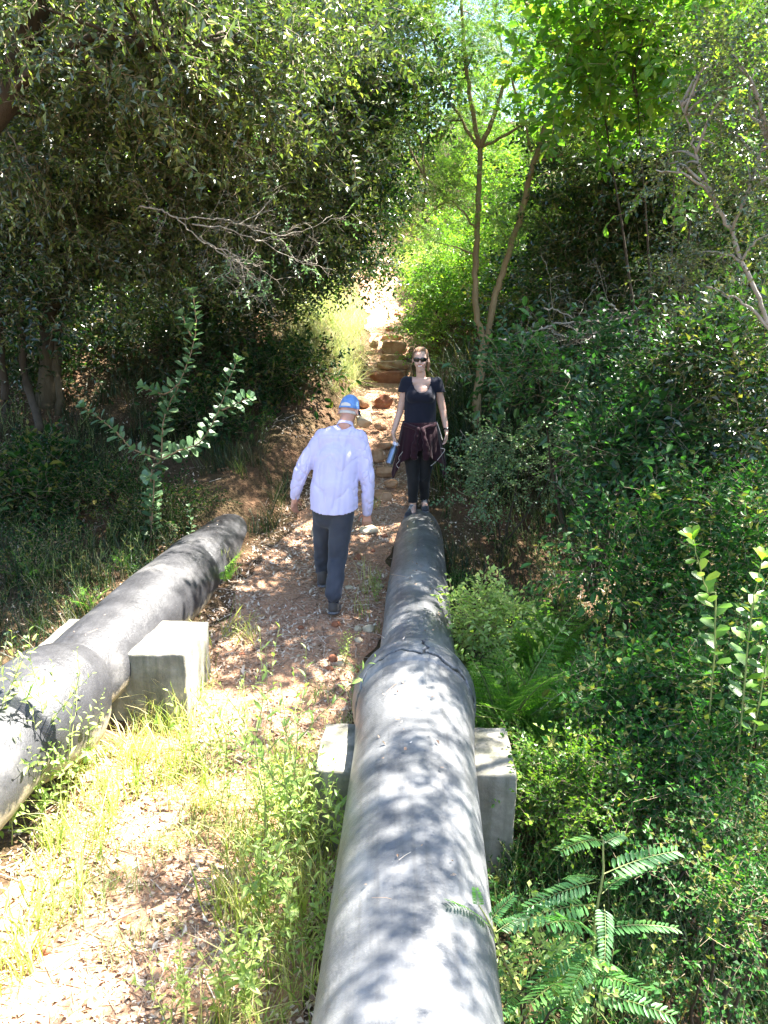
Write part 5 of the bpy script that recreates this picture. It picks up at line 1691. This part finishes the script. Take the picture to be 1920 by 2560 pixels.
bush('bush', 1400, 2000, 3.7, [blob(1360, 1930, 3.7, .16, .2, .08), blob(1480, 1900, 3.7, .18, .2, .09), blob(1430, 1990, 3.5, .16, .2, .07)], TW['smallround'], 300, M['leaf_bright'], 'low bright small leaved plant to the right of the concrete block of the grey pipe', group=G3, clump=.05, smin=.6, smax=1.0)
bush('bush', 1650, 2060, 3.5, [blob(1600, 1930, 3.6, .20, .2, .09), blob(1700, 1980, 3.5, .20, .2, .09), blob(1790, 2010, 3.4, .18, .2, .09), blob(1560, 2010, 3.4, .14, .2, .07)], TW['smallround'], 420, M['leaf_green'], 'low carpet of small round leaves above the big feathery sapling', group=G3, clump=.06)
bush('bush', 1800, 2350, 2.7, [blob(1800, 2230, 2.7, .20, .2, .08), blob(1890, 2130, 2.9, .18, .2, .1), blob(1760, 2400, 2.5, .16, .2, .07), blob(1900, 2350, 2.5, .16, .2, .1)], TW['smallround'], 200, M['leaf_green'], 'dark low plant in the bottom right corner', group=G3, clump=.06, smin=.6, smax=1.0)
bush('bush', 1270, 2560, 2.35, [blob(1290, 2480, 2.3, .06, .08, .05), blob(1330, 2420, 2.3, .06, .08, .06), blob(1260, 2440, 2.35, .04, .06, .05), blob(1380, 2520, 2.2, .08, .08, .05)], TW['smallround'], 22, M['leaf_weed'], 'yellow green sunlit weed between the grey pipe and the feathery sapling', group=G3, clump=.03, smin=.7, smax=1.1, twm='stem_green')

# tangle of bare fallen twigs in the hollow
g = Geo()
for pts, r, Y in [([(1240, 850), (1300, 838), (1360, 820), (1420, 805), (1520, 800), (1580, 790)], .012, 7.4), ([(1360, 770), (1400, 780), (1460, 810), (1500, 840)], .008, 7.4), ([(1500, 745), (1540, 770), (1560, 800), (1590, 825)], .010, 7.3), ([(1380, 830), (1440, 850), (1480, 845)], .006, 7.3),
                  ([(1400, 1010), (1440, 1050), (1470, 1080)], .009, 7.4), ([(1430, 1160), (1500, 1190), (1560, 1230), (1600, 1290)], .009, 6.6), ([(1560, 1000), (1590, 1120), (1600, 1240)], .009, 6.8), ([(1730, 1120), (1745, 1150)], .013, 6.0), ([(1420, 1150), (1390, 1200), (1420, 1250)], .006, 6.9),
                  ([(1790, 1270), (1795, 1380), (1790, 1420)], .012, 5.6), ([(1790, 1400), (1830, 1370), (1870, 1350)], .007, 5.6), ([(1150, 1075), (1190, 1130)], .005, 8.6), ([(1460, 1800), (1500, 1760), (1530, 1740), (1560, 1700)], .006, 4.2)]:
    P = smooth_path(Wl(pts, Y), 6, .008)
    g.add(*tube(P, np.linspace(r, r * .4, len(P)), 6), 1, .5)
    k = len(P) // 2
    scatter(g, TW['bare'], P[1::2], rand_dirs(len(P[1::2])) + (P[-1] - P[0]), 0, rng.uniform(.5, 1.1, len(P[1::2])))
tag(g.make('dead_branches', [M['leaf_grey'], M['twig_pale']]), 'tangle of bare dead branches lying in the dark shrubs right of the slender tree', 'branch')


def fern(px, py, z_or_Y, n, s, label, key='fern2', spread=.55):
    b = W(px, py, Y=z_or_Y)
    b[2] = float(H(b[0], b[1])) - .01
    root = empty('fern', b, label, 'fern', 'ferns')
    a = np.arange(n) * 2.4 + rng.uniform(0, .5, n)
    el = rng.uniform(.6, 1.35, n)
    D = np.stack([np.cos(a) * np.cos(el), np.sin(a) * np.cos(el), np.sin(el)], -1)
    g = Geo()
    scatter(g, TW[key], np.repeat(b[None], n, 0) + rng.normal(0, .02, (n, 3)), D, rng.normal(0, .2, n), s * rng.uniform(.7, 1.15, n), .2)
    g.make('fronds', [M['fern'], M['stem_green']], root)
    return root


for a in [(1270, 1740, 4.6, 20, 1.9, 'tall bright fern standing against the sunlit bush by the broken collar'), (1390, 1740, 4.65, 18, 1.9, 'bright fern with drooping frond tips furthest from the grey pipe'), (1350, 1640, 5.4, 15, 1.9, 'tall fern standing behind the other sunlit ferns'),
          (1310, 1900, 4.4, 12, 1.3, 'smaller half shaded fern above the concrete block of the grey pipe'), (1240, 2030, 3.7, 7, .55, 'little fern growing beside the concrete block of the grey pipe'), (1500, 1950, 3.9, 8, .7, 'fern mixed with the low small leaved plants right of the block')]:
    fern(*a)
for a in [(215, 1560, 5.7, 8, .5, 'fern behind the far end of the mossy concrete block', 'fern'), (310, 1470, 6.4, 8, .55, 'fern on the shaded slope above the black pipe', 'fern'), (90, 1480, 6.2, 9, .65, 'fern at the left edge above the black pipe', 'fern'), (560, 1440, 6.35, 7, .6, 'young fern on the path side of the black pipe', 'fern'), (1210, 1420, 6.2, 7, .7, 'small fern in the shade right of the grey pipe', 'fern')]:
    fern(*a)


# plants with rounded leaves along their stems
def leafy_stems(name, stems, ll, lw, step, mat, stemm, label, cat, Ld=1, wide=.62, r=.006, skip=.12, tcluster=5, base=None):
    b = stems[0][0]
    root = empty(name, b, label, cat)
    sgm, lg = Geo(), Geo()
    for P in stems:
        Q = smooth_path(P, 8, .002)
        L = np.concatenate([[0], np.cumsum(np.linalg.norm(np.diff(Q, axis=0), axis=1))])
        sgm.add(*tube(Q, np.linspace(r, r * .35, len(Q)), 6), 0, .5)
        s = skip * L[-1]
        k = 0
        while s < L[-1]:
            p = np.array([np.interp(s, L, Q[:, i]) for i in range(3)])
            t = unit(np.array([np.interp(s + .02, L, Q[:, i]) for i in range(3)]) - p + 1e-6)
            for h in (0, math.pi):
                a = k * 1.9 + h + rng.normal(0, .35)
                o1 = unit(np.cross(t, [0.3, .9, .1])); o2 = np.cross(t, o1)
                out = o1 * math.cos(a) + o2 * math.sin(a)
                d = unit(out + t * rng.uniform(.3, .8))
                sc = rng.uniform(.75, 1.1) * (1 - .35 * (s / L[-1]) ** 4)
                leaf(lg, p + d * .008, d, unit(t + np.array([0, -.3, .6])), ll * sc, lw * sc, 0, rng.uniform(0, 1), .12, .12, 1, wide)
            s += step * rng.uniform(.8, 1.2)
            k += 1
        for c in range(tcluster):
            a = c * 6.28 / tcluster
            t = unit(Q[-1] - Q[-3]); o1 = unit(np.cross(t, [0.3, .9, .1])); o2 = np.cross(t, o1)
            d = unit(t * 1.0 + (o1 * math.cos(a) + o2 * math.sin(a)) * .8)
            leaf(lg, Q[-1], d, unit(t + np.array([0, -.2, .5])), ll * .75, lw * .65, 0, rng.uniform(.4, 1), .15, .1, 1, wide)
    sgm.make('stem', stemm, root, smooth=True)
    lg.make('leaves', mat, root, smooth=True)
    return root


sb = W(365, 1235, Y=6.9); sb[2] = float(H(sb[0], sb[1])) - .02
sj = W(402, 1150, Y=6.9)
leafy_stems('sapling', [[sb, W(378, 1185, Y=6.9), sj, W(406, 1080, Y=6.85), W(415, 1030, Y=6.85), W(447, 960, Y=6.8), W(478, 880, Y=6.8), W(490, 810, Y=6.8), W(482, 735, Y=6.8)],
                        [sj, W(330, 1120, Y=6.85), W(290, 1080, Y=6.8), W(255, 1050, Y=6.8), W(212, 1018, Y=6.75)], [sj, W(440, 1130, Y=6.8), W(500, 1105, Y=6.75), W(545, 1030, Y=6.7), W(570, 960, Y=6.7), W(592, 905, Y=6.7)],
                        [W(447, 960, Y=6.8), W(410, 985, Y=6.8), W(360, 968, Y=6.8)], [W(478, 840, Y=6.8), W(455, 790, Y=6.8)], [W(555, 1025, Y=6.7), W(590, 1010, Y=6.7), W(618, 995, Y=6.65)], [sb, W(385, 1200, Y=6.8), W(372, 1192, Y=6.75)]],
            .105, .080, .042, M['leaf_grey'], M['stem_red'], 'sapling with three arms of rounded pale green leaves catching the sun on the dark slope', 'sapling', r=.008)
s2 = W(1800, 1640, Y=3.7); s2[2] = float(H(s2[0], s2[1]))
leafy_stems('sprig', [[s2, W(1790, 1560, Y=3.6), W(1768, 1480, Y=3.6), W(1745, 1400, Y=3.55), W(1732, 1350, Y=3.55)]], .105, .068, .062, M['leaf_bright'], M['stem_green'], 'upright sprig of glossy rounded bright green leaves in front of the dark hollow', 'plant', skip=.64, r=.005)
s3 = W(1880, 1690, Y=3.6); s3[2] = float(H(s3[0], s3[1]))
leafy_stems('sprig', [[s3, W(1872, 1600, Y=3.5), W(1885, 1500, Y=3.5), W(1905, 1400, Y=3.5)], [s3, W(1925, 1600, Y=3.5), W(1945, 1480, Y=3.5)]], .095, .062, .065, M['leaf_bright'], M['stem_green'], 'taller sprig of rounded bright leaves half cut off by the right edge', 'plant', skip=.58, r=.005)
s4 = W(475, 1330, Y=7.0); s4[2] = float(H(s4[0], s4[1]))
leafy_stems('seedling', [[s4, W(478, 1300, Y=6.98), W(472, 1268, Y=6.95)]], .05, .034, .035, M['leaf_grey'], M['stem_green'], 'pale green seedling beside the short log behind the black pipe', 'plant', r=.004)
s5 = W(40, 1660, Y=5.3); s5[2] = float(H(s5[0], s5[1]))
leafy_stems('seedling', [[s5, W(35, 1620, Y=5.3), W(20, 1590, Y=5.3)], [s5, W(60, 1630, Y=5.25), W(65, 1600, Y=5.25)]], .05, .036, .035, M['leaf_grey'], M['stem_green'], 'small shiny leaved seedling at the left edge above the bulging joint', 'plant', r=.004)

# big feathery sapling at the bottom right
TA = [frond(1, 15, .17, .052, seed=70 + i, arch=.22, taper=.35, detail=1, r=.006, ang=66, wide=.55, rise=.06) for i in range(4)]
Ya = 2.4
ab = W(1450, 2600, Y=Ya); ab[2] = float(H(ab[0], ab[1]))
astem = [ab, W(1463, 2544, Y=Ya), W(1475, 2452, Y=Ya), W(1484, 2365, Y=Ya), W(1489, 2284, Y=Ya), W(1507, 2191, Y=Ya), W(1508, 2099, Y=Ya)]
ar = empty('sapling', ab, 'feathery sapling with long rows of paired leaflets at the bottom right', 'sapling')
sgm, lg = Geo(), Geo()
Q = smooth_path(astem, 6, .001)
sgm.add(*tube(Q, np.linspace(.009, .003, len(Q)), 8), 0, .5)
sd_ = [W(1400, 2560, Y=2.3), W(1300, 2480, Y=2.3), W(1232, 2325, Y=2.3), W(1197, 2262, Y=2.3)]
sgm.add(*tube(smooth_path([ab] + sd_, 6), np.linspace(.006, .002, 25), 6), 0, .5)
for (a, b, y0, y1) in [((1505, 2100), (1405, 2118), 2.4, 2.25), ((1508, 2185), (1692, 2136), 2.4, 2.5), ((1505, 2235), (1585, 2175), 2.4, 2.55), ((1490, 2205), (1330, 2262), 2.4, 2.3), ((1482, 2262), (1300, 2300), 2.4, 2.2), ((1510, 2260), (1520, 2395), 2.4, 2.2),
                       ((1505, 2322), (1680, 2318), 2.4, 2.4), ((1480, 2350), (1338, 2455), 2.4, 2.2), ((1480, 2290), (1358, 2400), 2.4, 2.5), ((1470, 2478), (1665, 2540), 2.4, 2.25), ((1478, 2420), (1340, 2530), 2.4, 2.25), ((1225, 2320), (1133, 2240), 2.3, 2.25), ((1232, 2330), (1140, 2378), 2.3, 2.2),
                       ((1240, 2330), (1312, 2290), 2.3, 2.4), ((1250, 2400), (1320, 2358), 2.3, 2.2), ((1470, 2470), (1400, 2590), 2.4, 2.2), ((1485, 2400), (1560, 2440), 2.4, 2.6), ((1508, 2110), (1560, 2090), 2.4, 2.5), ((1197, 2270), (1190, 2215), 2.3, 2.3), ((1480, 2330), (1380, 2290), 2.4, 2.15), ((1470, 2440), (1330, 2480), 2.35, 2.05), ((1475, 2440), (1600, 2470), 2.4, 2.2), ((1480, 2380), (1440, 2480), 2.4, 2.1), ((1220, 2310), (1280, 2240), 2.3, 2.35), ((1260, 2420), (1180, 2440), 2.3, 2.15), ((1300, 2480), (1240, 2540), 2.3, 2.1), ((1500, 2200), (1420, 2190), 2.4, 2.5), ((1320, 2490), (1400, 2440), 2.3, 2.1)]:
    A0, B0 = W(*a, Y=y0), W(*b, Y=y1)
    L = np.linalg.norm(B0 - A0)
    d = B0 + np.array([0, 0, .14 * L]) - A0
    Vt, Ft, Mt, Tt = TA[rng.integers(4)]
    Bm = basis(d[None], np.array([rng.normal(.0, .25)]))[0]
    s_ = L / .93
    Vt = Vt * np.array([min(s_, .30) if False else s_ ** .6 * .30 ** .4, s_, s_])
    lg.add(Vt @ Bm + A0, Ft, Mt, np.clip(Tt * .6 + rng.uniform(0, .4), 0, 1))
sgm.make('stem', M['stem_green'], ar, smooth=True)
lg.make('leaves', [M['leaf_acacia'], M['stem_green']], ar)
# its small relative by the left side of the broken collar
TA2 = [frond(.16, 12, .020, .006, seed=90 + i, arch=.3, taper=.4, r=.001) for i in range(3)]
mb = W(905, 1760, Y=4.72); mb[2] = float(H(mb[0], mb[1]))
mr = empty('sapling', mb, 'little feathery leaved sapling against the left side of the broken collar', 'sapling')
g = Geo(); P = smooth_path([mb, W(895, 1720, Y=4.7), W(890, 1660, Y=4.68)], 5)
g.add(*tube(P, np.linspace(.004, .002, len(P)), 5), 1, .5)
k = 16; I = rng.integers(2, len(P), k)
scatter(g, TA2, P[I], rand_dirs(k, .3), rng.normal(0, .3, k), rng.uniform(.7, 1.1, k))
g.make('leaves', [M['leaf_acacia'], M['stem_green']], mr)

# ---------------------------------------------------------------- sunlit weeds at the near end
TT = [weed(200 + i, h=1.15, ll=.075, lw=.024, n=24, br=[0, 2, 3, 4][i % 4], lean=.10) for i in range(8)]
TM = [weed(220 + i, h=.55, ll=.065, lw=.026, n=16, br=[2, 3, 4][i % 3], lean=.12) for i in range(6)]


def weeds(px, py, n, spread, temps, s0, s1, label, mat='leaf_weed', z=0.0, group='sunlit weeds beside the pipes'):
    b = W(px, py, z=z)
    b[2] = float(H(b[0], b[1])) - .01
    root = empty('weed', b, label, 'weed', group)
    P = b + np.stack([rng.normal(0, spread, n), rng.normal(0, spread, n), np.zeros(n)], -1)
    P[:, 2] = H(P[:, 0], P[:, 1])
    D = unit(np.stack([rng.normal(0, .14, n), rng.normal(0, .14, n), np.ones(n)], -1))
    g = Geo()
    scatter(g, temps, P, D, rng.uniform(0, 6.28, n), rng.uniform(s0, s1, n), .2)
    V, F, Mi, T = g.arrays()
    build('leaves', V, F[Mi == 0], M[mat], root, attrs={'tint': T})
    build('stem', V, F[Mi == 1], M['stem_green'], root)
    return root


for a in [(130, 2090, 6, .07, TT, .75, .98, 'tall leafy weed standing in front of the bulging joint of the black pipe'), (40, 2130, 6, .08, TM, .8, 1.1, 'shorter weed at the left edge under the black pipe'),
          (200, 2010, 5, .06, TM, .8, 1.2, 'leafy weed between the tall weed at the joint and the mossy concrete block'),
          (700, 2230, 7, .08, TT, .85, 1.1, 'tallest weed with thin crooked stems in the sunlit grass left of the grey pipe'), (610, 2080, 6, .08, TT, .6, .85, 'weed with upright leaf tips nearest the mossy concrete block'), (560, 1950, 4, .06, TM, .8, 1.1, 'low weed at the edge of the grass below the mossy concrete block'),
          (750, 2150, 6, .07, TM, .8, 1.0, 'bushy weed in front of the white end of the block of the grey pipe'), (860, 2200, 7, .05, TM, .9, 1.2, 'broad leaved weed leaning on the grey pipe'), (870, 2100, 4, .04, TM, .6, .8, 'pale weed crowded between the block and the grey pipe'),
          (650, 2330, 5, .07, TM, .8, 1.1, 'leafy weed in the grass under the tallest weed'), (790, 2420, 5, .06, TM, .6, .9, 'small weed near the bottom close to the grey pipe'), (620, 2540, 6, .07, TM, .7, 1.0, 'leafy weed cut by the bottom edge left of the grey pipe'), (440, 2545, 4, .05, TM, .5, .7, 'little weed at the bottom edge in the leaf litter')]:
    weeds(*a)
for a in [(940, 1560, 3, .03, TM, .35, .5, 'tiny weed between the orange yellow rock and the grey pipe', 'leaf_weed', .2), (860, 1690, 3, .03, TM, .4, .5, 'tiny bright weed on the path left of the little feathery sapling', 'leaf_weed', .15), (640, 1210, 5, .08, TM, .5, .7, 'green weed on the edge of the bank left of the sleeve of the man', 'leaf_bright', .75),
          (610, 1160, 4, .1, TM, .7, 1.0, 'leafy weed on the bank halfway between the sapling and the man', 'leaf_bright', .95), (720, 1060, 7, .15, TM, .8, 1.1, 'weeds on the bank beside the shoulder of the man', 'leaf_bright', 1.3), (1480, 1290, 6, .15, TM, .9, 1.2, 'weed in the shade below the bluish bush', 'leaf_low', .4)]:
    weeds(*a, group='weeds along the path')

# ---------------------------------------------------------------- understory of the left slope, and hedges closing the view
G4 = 'shrubs on the dark left slope'
for (px, py, Y, bl, tw, n, mt, lb) in [
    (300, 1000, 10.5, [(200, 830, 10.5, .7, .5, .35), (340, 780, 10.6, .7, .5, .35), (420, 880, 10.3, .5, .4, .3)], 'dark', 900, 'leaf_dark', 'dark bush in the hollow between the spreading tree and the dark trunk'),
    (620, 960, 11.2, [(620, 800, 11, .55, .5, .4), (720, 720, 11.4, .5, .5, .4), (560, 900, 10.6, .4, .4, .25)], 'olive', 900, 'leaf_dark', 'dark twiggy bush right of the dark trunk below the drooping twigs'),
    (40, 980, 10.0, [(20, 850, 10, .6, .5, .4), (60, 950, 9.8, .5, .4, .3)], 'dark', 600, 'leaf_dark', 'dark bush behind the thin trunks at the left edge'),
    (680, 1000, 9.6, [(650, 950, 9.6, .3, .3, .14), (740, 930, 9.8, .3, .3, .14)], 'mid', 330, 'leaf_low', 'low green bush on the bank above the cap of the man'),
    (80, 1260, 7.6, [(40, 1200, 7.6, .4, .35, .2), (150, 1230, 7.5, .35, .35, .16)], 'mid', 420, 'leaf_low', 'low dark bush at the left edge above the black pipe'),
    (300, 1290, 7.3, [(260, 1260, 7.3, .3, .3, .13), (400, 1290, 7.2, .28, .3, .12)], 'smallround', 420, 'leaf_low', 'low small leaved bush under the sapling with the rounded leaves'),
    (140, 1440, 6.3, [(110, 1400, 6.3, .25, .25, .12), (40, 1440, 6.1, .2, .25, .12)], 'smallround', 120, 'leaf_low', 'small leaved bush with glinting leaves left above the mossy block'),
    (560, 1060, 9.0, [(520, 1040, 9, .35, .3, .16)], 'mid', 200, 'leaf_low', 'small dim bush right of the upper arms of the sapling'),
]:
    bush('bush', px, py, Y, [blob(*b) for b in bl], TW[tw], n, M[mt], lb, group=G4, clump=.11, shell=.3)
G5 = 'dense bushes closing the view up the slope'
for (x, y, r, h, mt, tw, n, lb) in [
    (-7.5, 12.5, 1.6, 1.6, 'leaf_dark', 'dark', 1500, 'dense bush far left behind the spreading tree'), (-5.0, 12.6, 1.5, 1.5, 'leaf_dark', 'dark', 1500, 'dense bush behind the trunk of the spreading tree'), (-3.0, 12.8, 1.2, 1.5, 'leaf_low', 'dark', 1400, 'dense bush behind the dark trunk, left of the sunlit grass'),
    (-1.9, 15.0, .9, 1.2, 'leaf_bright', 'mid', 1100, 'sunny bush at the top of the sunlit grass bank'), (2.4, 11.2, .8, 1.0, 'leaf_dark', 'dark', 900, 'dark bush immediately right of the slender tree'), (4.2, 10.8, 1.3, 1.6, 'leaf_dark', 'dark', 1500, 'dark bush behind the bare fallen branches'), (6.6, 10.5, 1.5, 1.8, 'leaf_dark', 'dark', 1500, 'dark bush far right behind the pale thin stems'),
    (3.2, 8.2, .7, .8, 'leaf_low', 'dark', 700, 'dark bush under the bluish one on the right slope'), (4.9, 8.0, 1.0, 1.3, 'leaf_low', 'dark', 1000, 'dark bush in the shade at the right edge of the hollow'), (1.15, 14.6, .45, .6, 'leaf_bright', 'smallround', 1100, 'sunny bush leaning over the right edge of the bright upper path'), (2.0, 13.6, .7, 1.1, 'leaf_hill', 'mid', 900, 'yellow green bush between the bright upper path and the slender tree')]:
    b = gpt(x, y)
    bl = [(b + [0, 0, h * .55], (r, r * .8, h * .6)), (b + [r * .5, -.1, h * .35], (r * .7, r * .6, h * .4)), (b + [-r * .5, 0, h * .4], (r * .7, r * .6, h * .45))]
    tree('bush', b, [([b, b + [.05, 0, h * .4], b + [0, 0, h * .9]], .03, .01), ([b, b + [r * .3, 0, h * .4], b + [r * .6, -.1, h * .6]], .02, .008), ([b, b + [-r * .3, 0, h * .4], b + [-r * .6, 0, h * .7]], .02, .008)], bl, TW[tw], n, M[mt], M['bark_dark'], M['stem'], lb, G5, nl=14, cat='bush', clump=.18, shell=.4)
